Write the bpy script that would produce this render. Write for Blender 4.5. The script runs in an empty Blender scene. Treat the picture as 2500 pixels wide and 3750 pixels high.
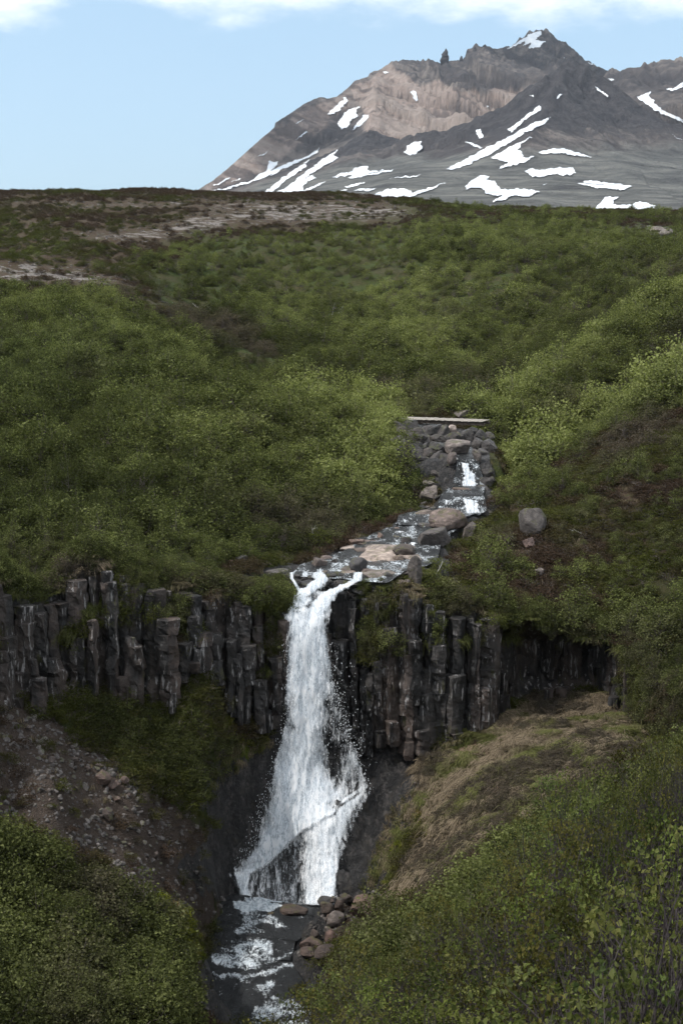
import bpy, math, random
import numpy as np
from mathutils import Vector, Matrix

R = math.radians
scene = bpy.context.scene
# ---------------------------------------------------------------- camera, light, exposure
F = 5208.333
PITCH = R(8.46)
cd = bpy.data.cameras.new('camera'); cam = bpy.data.objects.new('camera', cd)
scene.collection.objects.link(cam); scene.camera = cam
cam.location = (0, 0, 0); cam.rotation_euler = (R(90) - PITCH, 0, 0)
cd.sensor_fit = 'VERTICAL'; cd.sensor_height = 36; cd.sensor_width = 24; cd.lens = 50
cd.clip_start = 0.1; cd.clip_end = 30000
cd.dof.use_dof = True; cd.dof.focus_distance = 85; cd.dof.aperture_fstop = 7.1
scene.view_settings.view_transform = 'Standard'; scene.view_settings.look = 'None'
scene.view_settings.gamma = 1; scene.view_settings.use_curve_mapping = False
scene.view_settings.exposure = 0.52
SUN = Vector((-0.54, -0.22, 0.80)).normalized()
sd = bpy.data.lights.new('sun', 'SUN'); sd.energy = 2.7; sd.angle = R(0.9); sd.color = (1, .965, .91)
sun = bpy.data.objects.new('sun', sd); scene.collection.objects.link(sun)
sun.rotation_euler = SUN.to_track_quat('Z', 'Y').to_euler()
w = bpy.data.worlds.new('World'); scene.world = w; w.use_nodes = True
wn = w.node_tree; wn.nodes.clear()
def wnode(t, **k):
    n = wn.nodes.new(t)
    for a, b in k.items(): setattr(n, a, b)
    return n
wl = wn.links.new
sky = wnode('ShaderNodeTexSky', sky_type='NISHITA', sun_disc=False, sun_elevation=math.asin(SUN.z),
            sun_rotation=math.atan2(SUN.x, SUN.y), altitude=100, air_density=1.0, dust_density=2.0, ozone_density=1.6)
tc = wnode('ShaderNodeTexCoord')
mp = wnode('ShaderNodeMapping'); mp.inputs['Scale'].default_value = (1, 1, 2.6); mp.inputs['Location'].default_value = (0.93, 0.2, .12)
wl(tc.outputs['Generated'], mp.inputs['Vector'])
cn = wnode('ShaderNodeTexNoise'); cn.inputs['Scale'].default_value = 6.0; cn.inputs['Detail'].default_value = 9; cn.inputs['Roughness'].default_value = .58
wl(mp.outputs[0], cn.inputs['Vector'])
sep = wnode('ShaderNodeSeparateXYZ'); wl(tc.outputs['Generated'], sep.inputs[0])
el = wnode('ShaderNodeMapRange'); el.inputs['From Min'].default_value = .155; el.inputs['From Max'].default_value = .225
el.inputs['To Min'].default_value = -.20; el.inputs['To Max'].default_value = .35; wl(sep.outputs['Z'], el.inputs['Value'])
ad = wnode('ShaderNodeMath', operation='ADD'); wl(cn.outputs['Fac'], ad.inputs[0]); wl(el.outputs[0], ad.inputs[1])
cr = wnode('ShaderNodeMapRange', interpolation_type='SMOOTHSTEP'); cr.inputs['From Min'].default_value = .47; cr.inputs['From Max'].default_value = .69
wl(ad.outputs[0], cr.inputs['Value'])
cm = wnode('ShaderNodeMath', operation='MULTIPLY'); cm.inputs[1].default_value = .85; wl(cr.outputs[0], cm.inputs[0])
# thin high veil makes the whole sky paler
veil = wnode('ShaderNodeMixRGB'); veil.inputs['Fac'].default_value = .55; veil.inputs['Color2'].default_value = (3.5, 5.2, 6.7, 1)
wl(sky.outputs[0], veil.inputs['Color1'])
cmix = wnode('ShaderNodeMixRGB'); cmix.inputs['Color2'].default_value = (7.6, 7.9, 8.2, 1)
wl(cm.outputs[0], cmix.inputs['Fac']); wl(veil.outputs[0], cmix.inputs['Color1'])
bg = wnode('ShaderNodeBackground'); bg.inputs['Strength'].default_value = 0.118
wl(cmix.outputs[0], bg.inputs['Color'])
wo = wnode('ShaderNodeOutputWorld'); wl(bg.outputs[0], wo.inputs['Surface'])
cy = scene.cycles
cy.max_bounces = 5; cy.diffuse_bounces = 2; cy.glossy_bounces = 2; cy.transmission_bounces = 2; cy.transparent_max_bounces = 16
cy.volume_bounces = 0; cy.use_denoising = True; cy.denoising_input_passes = 'RGB_ALBEDO_NORMAL'; cy.denoising_prefilter = 'ACCURATE'
try: cy.denoiser = 'OPENIMAGEDENOISE'
except Exception: pass
cy.sample_clamp_indirect = 5; cy.use_adaptive_sampling = True; cy.adaptive_threshold = .02

HAZE = 2.6e-5
# ---------------------------------------------------------------- helpers
rng = np.random.default_rng(7)
CT, ST = math.cos(PITCH), math.sin(PITCH)
def at(px, py, Y):
    """point on the view line of photo pixel (px, py) at distance Y: used only to survey the place"""
    px = np.asarray(px, float); py = np.asarray(py, float)
    dx = (px - 1250) / F; dy = (1875 - py) / F
    y = CT + ST * dy; z = -ST + CT * dy
    t = Y / y
    return np.stack([dx * t, y * t, z * t], -1)
def proj(P):
    P = np.asarray(P, float)
    f = P[..., 1] * CT - P[..., 2] * ST; u = P[..., 1] * ST + P[..., 2] * CT
    f = np.where(f < .1, .1, f)
    return 1250 + F * P[..., 0] / f, 1875 - F * u / f
def _h(ix, iy, iz, s):
    h = (ix.astype(np.int64) * 374761393 + iy.astype(np.int64) * 668265263 + iz.astype(np.int64) * 2147483647 + s * 1013904223) & 0xffffffff
    h = ((h ^ (h >> 13)) * 1274126177) & 0xffffffff
    h = ((h ^ (h >> 15)) * 2246822519) & 0xffffffff
    return ((h ^ (h >> 16)) & 0xffffff) / 0xffffff * 2 - 1
def noise(x, y, z=0.0, s=0):
    x, y, z = np.broadcast_arrays(np.asarray(x, float), np.asarray(y, float), np.asarray(z, float))
    ix, iy, iz = np.floor(x).astype(np.int64), np.floor(y).astype(np.int64), np.floor(z).astype(np.int64)
    fx, fy, fz = x - ix, y - iy, z - iz
    fx, fy, fz = [f * f * (3 - 2 * f) for f in (fx, fy, fz)]
    r = 0
    for a in (0, 1):
        for b in (0, 1):
            for c in (0, 1):
                r = r + _h(ix + a, iy + b, iz + c, s) * (fx if a else 1 - fx) * (fy if b else 1 - fy) * (fz if c else 1 - fz)
    return r
def fbm(x, y, z=0.0, o=4, s=0, g=.5):
    r, a, f = 0, 1, 1
    for i in range(o):
        r = r + a * noise(np.asarray(x) * f, np.asarray(y) * f, np.asarray(z) * f, s + i * 17); a *= g; f *= 2.03
    return r
def ridged(x, y, z=0.0, o=4, s=0):
    r, a, f = 0, 1, 1
    for i in range(o):
        r = r + a * (1 - 2 * np.abs(noise(np.asarray(x) * f, np.asarray(y) * f, np.asarray(z) * f, s + i * 17))); a *= .5; f *= 2.1
    return r
def sst(x, a, b):
    t = np.clip((np.asarray(x, float) - a) / (b - a), 0, 1); return t * t * (3 - 2 * t)
def pip(x, y, poly):
    x = np.asarray(x, float); y = np.asarray(y, float); ins = np.zeros(x.shape, bool)
    n = len(poly)
    for i in range(n):
        x0, y0 = poly[i]; x1, y1 = poly[(i + 1) % n]
        if y0 == y1: continue
        c = ((y0 > y) != (y1 > y)) & (x < (x1 - x0) * (y - y0) / (y1 - y0) + x0)
        ins ^= c
    return ins
def polydist(x, y, pts):
    """distance to a polyline and the running parameter of the nearest point"""
    best = np.full(np.shape(x), 1e18); par = np.zeros(np.shape(x))
    for i in range(len(pts) - 1):
        ax, ay = pts[i][:2]; bx, by = pts[i + 1][:2]
        vx, vy = bx - ax, by - ay; L = vx * vx + vy * vy + 1e-12
        t = np.clip(((x - ax) * vx + (y - ay) * vy) / L, 0, 1)
        d = (x - ax - t * vx) ** 2 + (y - ay - t * vy) ** 2
        m = d < best; best = np.where(m, d, best); par = np.where(m, i + t, par)
    return np.sqrt(best), par
def tps_fit(P, v, lam=1e-4):
    n = len(P); d = np.linalg.norm(P[:, None] - P[None], axis=-1) + 1e-12
    K = d * d * np.log(d) + lam * np.eye(n); Q = np.c_[np.ones(n), P]
    A = np.block([[K, Q], [Q.T, np.zeros((3, 3))]])
    return P, np.linalg.solve(A, np.r_[v, np.zeros(3)])
def tps_eval(fit, X):
    P, c = fit; sh = X.shape[:-1]; X = X.reshape(-1, 2); out = np.empty(len(X))
    for i in range(0, len(X), 20000):
        x = X[i:i + 20000]; d = np.linalg.norm(x[:, None] - P[None], axis=-1) + 1e-12
        out[i:i + 20000] = (d * d * np.log(d)) @ c[:len(P)] + c[len(P)] + x @ c[len(P) + 1:]
    return out.reshape(sh)

def link(o, parent=None):
    scene.collection.objects.link(o)
    if parent is not None: o.parent = parent
    return o
def tag(o, label=None, cat=None, group=None, kind=None):
    if label: o['label'] = label
    if cat: o['category'] = cat
    if group: o['group'] = group
    if kind: o['kind'] = kind
    return o
def mesh_np(name, V, Fc, mats=(), smooth=False, attrs=None, mi=None):
    """V (n,3), Fc (m,k) all with k corners"""
    me = bpy.data.meshes.new(name); V = np.asarray(V, np.float32); Fc = np.asarray(Fc, np.int32)
    k = Fc.shape[1]
    me.vertices.add(len(V)); me.vertices.foreach_set('co', V.ravel())
    me.loops.add(Fc.size); me.loops.foreach_set('vertex_index', Fc.ravel())
    me.polygons.add(len(Fc)); me.polygons.foreach_set('loop_start', np.arange(len(Fc), dtype=np.int32) * k)
    for m in mats: me.materials.append(m)
    if mi is not None: me.polygons.foreach_set('material_index', np.asarray(mi, np.int32))
    me.update(calc_edges=True)
    me.polygons.foreach_set('use_smooth', np.full(len(Fc), smooth))
    for a, (dom, val) in (attrs or {}).items():
        at_ = me.attributes.new(a, 'FLOAT', dom); at_.data.foreach_set('value', np.asarray(val, np.float32).ravel())
    return me
def obj(name, me, parent=None, loc=None, rot=None, scl=None):
    o = bpy.data.objects.new(name, me); link(o, parent)
    if loc is not None: o.location = loc
    if rot is not None: o.rotation_euler = rot
    if scl is not None: o.scale = scl
    return o
def empty(name, loc, rot=None):
    o = bpy.data.objects.new(name, None); link(o); o.location = loc; o.empty_display_size = .3
    if rot is not None: o.rotation_euler = rot
    return o
def grid_faces(nr, nc):
    i = np.arange(nr * nc).reshape(nr, nc)
    return np.stack([i[:-1, :-1], i[:-1, 1:], i[1:, 1:], i[1:, :-1]], -1).reshape(-1, 4)

# ---------------------------------------------------------------- materials
class NT:
    def __init__(s, name):
        s.m = bpy.data.materials.new(name); s.m.use_nodes = True; s.t = s.m.node_tree; s.t.nodes.clear()
        s.out = s.t.nodes.new('ShaderNodeOutputMaterial')
    def n(s, typ, ins=None, **k):
        n = s.t.nodes.new(typ)
        for a, b in k.items(): setattr(n, a, b)
        for a, b in (ins or {}).items():
            if isinstance(b, bpy.types.NodeSocket): s.t.links.new(b, n.inputs[a])
            else: n.inputs[a].default_value = b
        return n
    def pos(s, scale=(1, 1, 1)):
        g = s.n('ShaderNodeNewGeometry'); return s.n('ShaderNodeMapping', {'Vector': g.outputs['Position'], 'Scale': scale}).outputs[0]
    def noise(s, vec, sc, det=4, ro=.55, dist=0):
        return s.n('ShaderNodeTexNoise', {'Vector': vec, 'Scale': sc, 'Detail': det, 'Roughness': ro, 'Distortion': dist}).outputs['Fac']
    def mr(s, v, a, b, c=0., d=1., sm=True):
        return s.n('ShaderNodeMapRange', {'Value': v, 'From Min': a, 'From Max': b, 'To Min': c, 'To Max': d},
                   interpolation_type='SMOOTHSTEP' if sm else 'LINEAR').outputs[0]
    def ramp(s, v, stops):
        r = s.n('ShaderNodeValToRGB', {'Fac': v}); e = r.color_ramp.elements
        while len(e) < len(stops): e.new(.5)
        for i, (p, c) in enumerate(stops): e[i].position = p; e[i].color = (*c, 1)
        return r.outputs[0]
    def mix(s, f, a, b, mode='MIX'):
        c = lambda q: (*q, 1) if isinstance(q, tuple) and len(q) == 3 else q
        return s.n('ShaderNodeMixRGB', {'Fac': f, 'Color1': c(a), 'Color2': c(b)}, blend_type=mode).outputs[0]
    def ma(s, op, a, b=0.):
        return s.n('ShaderNodeMath', {0: a, 1: b}, operation=op).outputs[0]
    def attr(s, name, typ='GEOMETRY'):
        return s.n('ShaderNodeAttribute', attribute_name=name, attribute_type=typ).outputs['Fac']
    def bump(s, h, st, dist):
        return s.n('ShaderNodeBump', {'Height': h, 'Strength': st, 'Distance': dist}).outputs[0]
    def pbr(s, col, rough=.8, spec=.3, bump=None, **k):
        ins = {'Base Color': col, 'Roughness': rough, 'Specular IOR Level': spec}
        if bump is not None: ins['Normal'] = bump
        ins.update(k)
        p = s.n('ShaderNodeBsdfPrincipled', ins); return p.outputs[0]
    def done(s, sh):
        s.t.links.new(sh, s.out.inputs['Surface']); return s.m
def c3(*c): return (*c, 1)

def m_ground():
    t = NT('ground_cover'); p = t.pos()
    n1 = t.noise(p, .25, 5); n2 = t.noise(p, 2.2, 5, .6); n3 = t.noise(p, 11, 4, .65)
    base = t.ramp(n2, [(.3, (.017, .018, .008)), (.5, (.04, .04, .015)), (.7, (.07, .055, .03))])
    col = t.mix(t.mr(n1, .42, .6), base, t.ramp(n3, [(.3, (.018, .026, .008)), (.7, (.055, .07, .018))]))
    # brown heath
    hcol = t.ramp(t.noise(t.pos((.25, .8, 1)), 2.5, 5, .65), [(.3, (.028, .02, .014)), (.5, (.06, .042, .03)), (.72, (.05, .055, .02))])
    col = t.mix(t.attr('heath'), col, hcol)
    # gravel heath
    gn = t.noise(t.pos((.22, .55, 1)), .8, 7, .72)
    gm = t.mr(t.ma('ADD', t.attr('gravel'), t.ma('MULTIPLY', t.ma('SUBTRACT', gn, .5), 3.2)), .92, 1.15)
    gc = t.ramp(n3, [(.3, (.06, .05, .045)), (.55, (.2, .18, .165)), (.75, (.36, .33, .31))])
    col = t.mix(gm, col, gc)
    # dry grass slope
    dn = t.noise(t.pos((3, 1, 1.2)), 3.5, 5, .65)
    dc = t.ramp(dn, [(.25, (.035, .025, .018)), (.5, (.13, .09, .06)), (.75, (.27, .2, .14))])
    dm = t.mr(t.ma('ADD', t.attr('dry'), t.ma('MULTIPLY', t.ma('SUBTRACT', n2, .5), .9)), .4, .65)
    col = t.mix(dm, col, dc)
    # scree
    sc = t.n('ShaderNodeTexVoronoi', {'Vector': p, 'Scale': 5.5}); sc2 = t.n('ShaderNodeTexVoronoi', {'Vector': p, 'Scale': 17.})
    scol = t.mix(.5, t.ramp(sc.outputs['Color'], [(.2, (.075, .050, .036)), (.8, (.18, .128, .098))]), t.ramp(n2, [(.3, (.028, .022, .018)), (.7, (.09, .068, .055))]))
    scol = t.mix(t.mr(sc2.outputs['Distance'], .05, .3, 0, .6), scol, t.ramp(t.noise(p, 30, 3), [(.35, (.03, .024, .02)), (.7, (.14, .115, .1))]))
    sm = t.mr(t.ma('ADD', t.attr('scree'), t.ma('MULTIPLY', t.ma('SUBTRACT', n2, .5), .8)), .42, .6)
    col = t.mix(sm, col, scol)
    # moss
    mc = t.ramp(n3, [(.3, (.03, .045, .008)), (.7, (.13, .15, .025))])
    mm = t.mr(t.ma('ADD', t.attr('moss'), t.ma('MULTIPLY', t.ma('SUBTRACT', n2, .5), .9)), .45, .65)
    col = t.mix(mm, col, mc)
    # wet rock
    rn = t.noise(p, 1.1, 6, .6); rn2 = t.noise(p, 6, 5, .7)
    rc = t.ramp(t.ma('ADD', t.ma('MULTIPLY', rn2, .5), t.ma('MULTIPLY', t.noise(t.pos((1, 1, .45)), 2.2, 6, .65, .6), .5)), [(.38, (.005, .0048, .005)), (.5, (.014, .013, .0135)), (.62, (.075, .066, .062))])  # pale end of the ramp paints in the wet highlights
    rc = t.mix(t.mr(rn, .56, .7, 0, .5), rc, (.035, .028, .018))
    rm = t.mr(t.ma('ADD', t.attr('rock'), t.ma('MULTIPLY', t.ma('SUBTRACT', n2, .5), .5)), .42, .58)
    col = t.mix(rm, col, rc)
    h = t.ma('ADD', t.ma('MULTIPLY', n2, 1.), t.ma('MULTIPLY', n3, .35))
    h = t.ma('ADD', h, t.ma('MULTIPLY', t.ma('MULTIPLY', t.noise(t.pos((1, 1, .6)), 1.6, 7, .7, .5), rm), 2.2))
    h = t.ma('ADD', h, t.ma('MULTIPLY', t.ma('MULTIPLY', sc2.outputs['Distance'], sm), 1.2))
    rough = t.mr(rm, 0, 1, .95, .6, False)
    return t.done(t.pbr(col, rough, t.mr(rm, 0, 1, .15, .5, False), t.bump(h, .8, .35)))

def m_rock(name, cols, sc=2.2, rough=.75, streak=False, mossy=.0, wet=0.):
    t = NT(name); g = t.n('ShaderNodeNewGeometry'); oi = t.n('ShaderNodeObjectInfo')
    off = t.n('ShaderNodeVectorMath', {0: g.outputs['Position'], 1: oi.outputs['Location']}, operation='ADD').outputs[0]
    n1 = t.noise(off, sc, 6, .62, .4); n2 = t.noise(off, sc * 6, 5, .7)
    col = t.ramp(t.ma('ADD', t.ma('MULTIPLY', n1, .7), t.ma('MULTIPLY', n2, .3)), [(.32, cols[0]), (.5, cols[1]), (.66, cols[2])])
    col = t.mix(1., col, oi.outputs['Color'], 'MULTIPLY')
    if streak:
        sp = t.pos((1, 1, .10)); s1 = t.noise(sp, 3.2, 4, .6); s2 = t.noise(sp, .9, 3, .5); s3 = t.noise(t.pos((.25, .25, .08)), 1., 3)
        col = t.mix(t.mr(s3, .45, .6, 0, .75), col, t.ramp(n1, [(.3, (.04, .029, .024)), (.7, (.115, .085, .07))]))
        col = t.mix(t.mr(s2, .50, .60, 0, .85), col, (.006, .006, .0065))
        s4 = t.noise(t.pos((1, 1, .16)), 5.5, 4, .6); zz = t.noise(t.pos(), .5, 2)
        col = t.mix(t.ma('MULTIPLY', t.mr(s4, .57, .64, 0, .95), t.mr(zz, .44, .53)), col, (.30, .285, .28))
        mo = t.noise(t.pos((1, 1, .35)), 1.6, 4, .6); col = t.mix(t.mr(mo, .62, .7, 0, .6), col, (.06, .06, .015))
    if mossy:
        up = t.n('ShaderNodeSeparateXYZ', {0: g.outputs['Normal']}).outputs['Z']
        mo = t.mr(t.ma('ADD', t.noise(off, 1.7, 4), t.ma('MULTIPLY', up, .1)), .62, .7, 0, mossy)
        col = t.mix(mo, col, (.085, .09, .025))
    h = t.ma('ADD', n1, t.ma('MULTIPLY', n2, .4))
    n5 = t.noise(off, 28, 4, .7); h = t.ma('ADD', h, t.ma('MULTIPLY', n5, .12)); col = t.mix(t.mr(n5, .3, .7, .35, 0), col, t.mix(.7, col, (.01, .01, .01)))
    return t.done(t.pbr(col, t.mr(n1, .3, .7, rough - .12, rough + .1), .4, t.bump(h, 1., .2)))

def m_leaf(name, gr, brown, trans=.35):
    """gr: three greens dark>light; brown: bare twig tone. tint attribute per instance or object"""
    t = NT(name)
    ti = t.attr('tint', 'INSTANCER'); br = t.attr('bri', 'INSTANCER'); oi = t.n('ShaderNodeObjectInfo').outputs['Color']
    lv = t.attr('lv')
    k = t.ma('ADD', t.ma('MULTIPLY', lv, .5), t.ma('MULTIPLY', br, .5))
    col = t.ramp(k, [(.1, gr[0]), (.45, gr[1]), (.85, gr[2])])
    bc = t.ramp(lv, [(.1, tuple(q * .5 for q in brown)), (.9, tuple(q * 1.5 for q in brown))])
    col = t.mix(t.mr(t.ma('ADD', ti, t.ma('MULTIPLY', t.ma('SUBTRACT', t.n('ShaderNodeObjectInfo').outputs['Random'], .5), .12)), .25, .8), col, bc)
    col = t.mix(1., col, oi, 'MULTIPLY')
    d = t.n('ShaderNodeBsdfDiffuse', {'Color': col}).outputs[0]
    tr = t.n('ShaderNodeBsdfTranslucent', {'Color': t.mix(1., col, (1.15, 1.25, .7), 'MULTIPLY')}).outputs[0]
    return t.done(t.n('ShaderNodeMixShader', {0: trans, 1: d, 2: tr}).outputs[0])
def m_plain(name, c, rough=.85, sc=8., var=.35):
    t = NT(name); n = t.noise(t.pos(), sc, 4, .6)
    col = t.ramp(n, [(.3, tuple(q * (1 - var) for q in c)), (.7, tuple(q * (1 + var) for q in c))])
    return t.done(t.pbr(col, rough, .25, t.bump(n, .5, .02)))

def m_water_fall():
    t = NT('falling_water'); uv = t.n('ShaderNodeUVMap', uv_map='flow').outputs[0]
    mp1 = t.n('ShaderNodeMapping', {'Vector': uv, 'Scale': (1.9, .42, 1)}).outputs[0]
    n1 = t.noise(mp1, 2.0, 7, .64, .6)
    mp2 = t.n('ShaderNodeMapping', {'Vector': uv, 'Scale': (3., .9, 1)}).outputs[0]
    n2 = t.noise(mp2, 4.0, 4, .65, 1.)
    n = t.ma('ADD', t.ma('MULTIPLY', n1, .58), t.ma('MULTIPLY', n2, .42))
    d = t.attr('dens')
    th = t.ma('SUBTRACT', 1., d)
    a = t.n('ShaderNodeMapRange', {'Value': t.ma('SUBTRACT', n, t.mr(th, 0, 1, .26, .74, False)), 'From Min': -.10, 'From Max': .13}, interpolation_type='SMOOTHSTEP').outputs[0]
    col = t.ramp(n, [(.34, (.40, .48, .56)), (.46, (.74, .80, .86)), (.58, (.97, .97, .98))])
    w = t.n('ShaderNodeBsdfDiffuse', {'Color': col}).outputs[0]
    w2 = t.n('ShaderNodeBsdfTranslucent', {'Color': c3(.85, .9, .95)}).outputs[0]
    w = t.n('ShaderNodeMixShader', {0: .35, 1: w, 2: w2}).outputs[0]
    tr = t.n('ShaderNodeBsdfTransparent').outputs[0]
    return t.done(t.n('ShaderNodeMixShader', {0: a, 1: tr, 2: w}).outputs[0])
def m_stream():
    t = NT('stream_water'); uv = t.pos((1, 1, 1))
    n1 = t.noise(t.pos((1.0, .5, 1)), 3.6, 8, .75, 1.6); n2 = t.noise(uv, 12, 5, .7)
    n = t.ma('ADD', t.ma('MULTIPLY', n1, .7), t.ma('MULTIPLY', n2, .3))
    f = t.mr(t.ma('SUBTRACT', n, t.mr(t.attr('foam'), 0, 1, .72, .30, False)), -.05, .13)
    col = t.mix(f, t.ramp(n2, [(.35, (.010, .011, .012)), (.7, (.036, .038, .040))]), t.ramp(n, [(.42, (.30, .36, .41)), (.52, (.68, .74, .79)), (.62, (.92, .94, .95))]))
    return t.done(t.pbr(col, t.mr(f, 0, 1, .2, .7), .35, t.bump(n, 1., .25)))
MAT = dict(
    ground=m_ground(),
    boulder=m_rock('boulder_rock', [(.05, .045, .043), (.13, .115, .108), (.26, .235, .22)], 2.4, .8, mossy=.5),
    wetrock=m_rock('wet_rock', [(.016, .015, .015), (.04, .036, .035), (.10, .092, .088)], 2.2, .5, mossy=.4),
    cliff=m_rock('cliff_basalt', [(.012, .0115, .012), (.032, .029, .028), (.08, .068, .062)], 1.3, .62, streak=True),
    leaf=m_leaf('birch_leaf_far', [(.026, .029, .013), (.070, .079, .030), (.25, .27, .105)], (.085, .070, .056)),
    leafnear=m_leaf('birch_leaf', [(.035, .042, .017), (.11, .122, .042), (.26, .285, .11)], (.09, .06, .03), .38),
    twig=m_plain('birch_twig', (.11, .092, .082)), darktwig=m_plain('dark_birch_twig', (.045, .037, .038)), bark=m_plain('birch_bark', (.42, .40, .37), .7, 5.),
    grass=m_leaf('grass_blade', [(.035, .04, .014), (.07, .078, .026), (.14, .14, .055)], (.17, .135, .095), .2),
    moss=m_leaf('moss_tuft', [(.05, .06, .008), (.11, .13, .015), (.2, .2, .04)], (.2, .16, .06), .2),
    heather=m_leaf('heath_twig', [(.03, .035, .01), (.05, .055, .015), (.08, .085, .025)], (.055, .038, .028), .2),
    fall=m_water_fall(), stream=m_stream(),
    wood=m_plain('weathered_plank', (.29, .262, .23), .8, 6.), beam=m_plain('dark_beam', (.045, .036, .03), .8, 4.),
)

# ---------------------------------------------------------------- the lie of the land
C0 = 12.0                                  # fan coordinates u = X/(Y+C0), v = ln(Y+C0): finer grid near, coarser far
def uv_of(P): return np.stack([P[..., 0] / (P[..., 1] + C0) * 2.5, np.log(P[..., 1] + C0)], -1)
RIM = [(-900, 2250, 55), (-400, 2150, 62), (0, 2085, 70), (100, 2140, 71), (200, 2140, 72.5), (260, 2080, 73.2), (330, 2020, 74), (480, 2050, 75), (700, 2090, 76.5),
       (850, 2130, 77.5), (1000, 2120, 78.6), (1080, 2130, 79.2), (1250, 2140, 79.6), (1400, 2170, 79.6), (1520, 2190, 79.6), (1700, 2200, 80),
       (1850, 2230, 81), (2050, 2250, 82.5), (2200, 2270, 82.5), (2300, 2330, 80), (2420, 2450, 76), (2600, 2500, 70), (2900, 2500, 62), (3400, 2500, 52)]
BASE = [(-900, 2700), (-400, 2620), (0, 2570), (200, 2545), (300, 2530), (420, 2545), (600, 2600), (850, 2620), (1050, 2650), (1250, 2690), (1400, 2710), (1600, 2690),
        (1750, 2650), (1900, 2570), (2050, 2540), (2200, 2545), (2300, 2620), (2400, 2720), (2600, 2760), (2900, 2760), (3400, 2760)]
rimP = np.array([at(*r) for r in RIM]); rim_u = rimP[:, 0] / (rimP[:, 1] + C0)
def rimY(u): return np.interp(u, rim_u, rimP[:, 1]) + .25 * noise(np.asarray(u) * 60, 3.3, s=5)
def rimpx(u):
    y = np.interp(u, rim_u, rimP[:, 1]); return 1250 + F * (u * (y + C0)) / (y * CT + .2 * y * ST)
def baseOff(u):                             # how far the foot stands before (+) or behind (-) the rim
    return np.interp(rimpx(u), [0, 800, 1200, 1500, 1750, 1850, 2000, 2150, 2300, 2450], [1.4, 1.2, .7, 1.0, .6, -.8, -1.8, -1.6, .2, 1.2])
def baseY(u): return rimY(u) - baseOff(u)

UP = [(a, b, c, .25) for a, b, c in RIM] + [
 # stream bed
 (1190, 2100, 81, 0), (1290, 2090, 82, 0), (1400, 2050, 85, 0), (1460, 1990, 90, 0), (1540, 1940, 94, 0), (1640, 1890, 97.5, 0),
 (1690, 1850, 100, 0), (1720, 1760, 104, 0), (1700, 1660, 108, 0), (1640, 1600, 115, 0), (1590, 1560, 121, 0), (1600, 1500, 130, 0),
 # left hill
 (0, 1950, 77, .9), (500, 1950, 80, .9), (850, 2040, 81, .6), (1000, 2060, 82, .2), (1150, 2020, 86, .5), (1100, 1850, 94, 1), (700, 1800, 91, 1), (300, 1800, 88, 1), (0, 1800, 86, 1),
 (-400, 1900, 75, 1), (0, 1600, 105, 1), (400, 1600, 107, 1), (800, 1600, 109, 1), (1200, 1640, 111, 1), (1370, 1700, 109, .6), (1440, 1800, 104, .5), (1380, 1900, 97, .4),
 (0, 1400, 128, 1), (400, 1400, 131, 1), (800, 1420, 132, 1), (1150, 1460, 127, 1), (1360, 1530, 121, .6), (1430, 1530, 121, .1), (0, 1220, 158, 1), (400, 1230, 155, 1), (650, 1290, 150, 1.2),
 (800, 1370, 160, 4), (1080, 1455, 150, 4), (1330, 1540, 138, 1.5), (560, 1260, 178, 0), (900, 1290, 182, 1), (1200, 1390, 168, 1), (1450, 1460, 150, .8), (600, 1180, 190, .6), (450, 1120, 190, .3),
 # far hillside
 (0, 1000, 215, .3), (500, 1010, 220, .6), (1000, 1120, 220, 1), (1500, 1220, 200, 1.2), (1600, 1360, 168, 1.2), (1650, 1480, 142, .8), (1750, 1470, 145, 1), (1900, 1320, 175, 1.2),
 (2100, 1130, 205, 1), (2500, 1000, 215, 1), (1900, 1000, 228, 1), (2500, 900, 245, 1), (2000, 860, 268, .8), (1500, 960, 245, 1), (1000, 910, 262, .6), (500, 860, 270, .3), (0, 860, 270, .3),
 (0, 740, 312, .2), (600, 745, 320, .2), (1200, 775, 320, .2), (1800, 800, 300, .5), (2400, 820, 290, .4),
 (0, 702, 345, .2), (200, 700, 348, .2), (600, 706, 350, .2), (1200, 718, 350, .2), (1600, 750, 340, .4), (2100, 768, 330, .4), (2500, 778, 320, .4),
 (-900, 720, 345, .2), (3400, 770, 320, .2), (0, 800, 460, 0), (1200, 830, 460, 0), (2500, 890, 460, 0), (-900, 830, 460, 0), (3400, 900, 460, 0),
 # ridge one
 (2500, 1080, 172, 1.2), (2150, 1260, 160, 1.2), (1930, 1420, 143, 1), (1820, 1490, 131, .8), (2500, 1310, 150, .8), (2200, 1410, 140, .8), (1950, 1530, 128, .8),
 (2500, 1440, 135, 5), (2200, 1560, 125, 5), (1930, 1660, 116, 2.), (2800, 930, 180, 1), (2350, 1110, 190, 2.5),
 # ridge two and the slope above the right rim
 (2500, 1370, 120, 1), (2200, 1520, 115, 1), (1950, 1650, 110, 1), (1810, 1740, 107, .6), (1790, 1640, 112, .3), (1770, 1800, 102.5, .4), (2500, 1600, 105, .4), (2200, 1700, 102, .4), (1900, 1830, 100, .4),
 (2500, 1900, 91, .4), (2200, 1900, 93, .3), (1900, 1960, 92, .2), (1740, 1960, 94, .3), (1600, 2080, 85.5, .5), (1560, 2130, 82.5, .3), (2000, 2100, 86, .3), (2300, 2150, 85, .4), (2500, 2250, 80, .6),
 (2900, 1700, 100, .6), (3000, 1300, 122, 1), (3000, 2000, 85, .6), (-900, 1200, 158, 1), (-900, 1600, 100, 1), (-900, 900, 250, .3), (3400, 950, 235, 1), (3400, 2200, 65, .6), (3400, 1500, 105, .6)]
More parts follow.
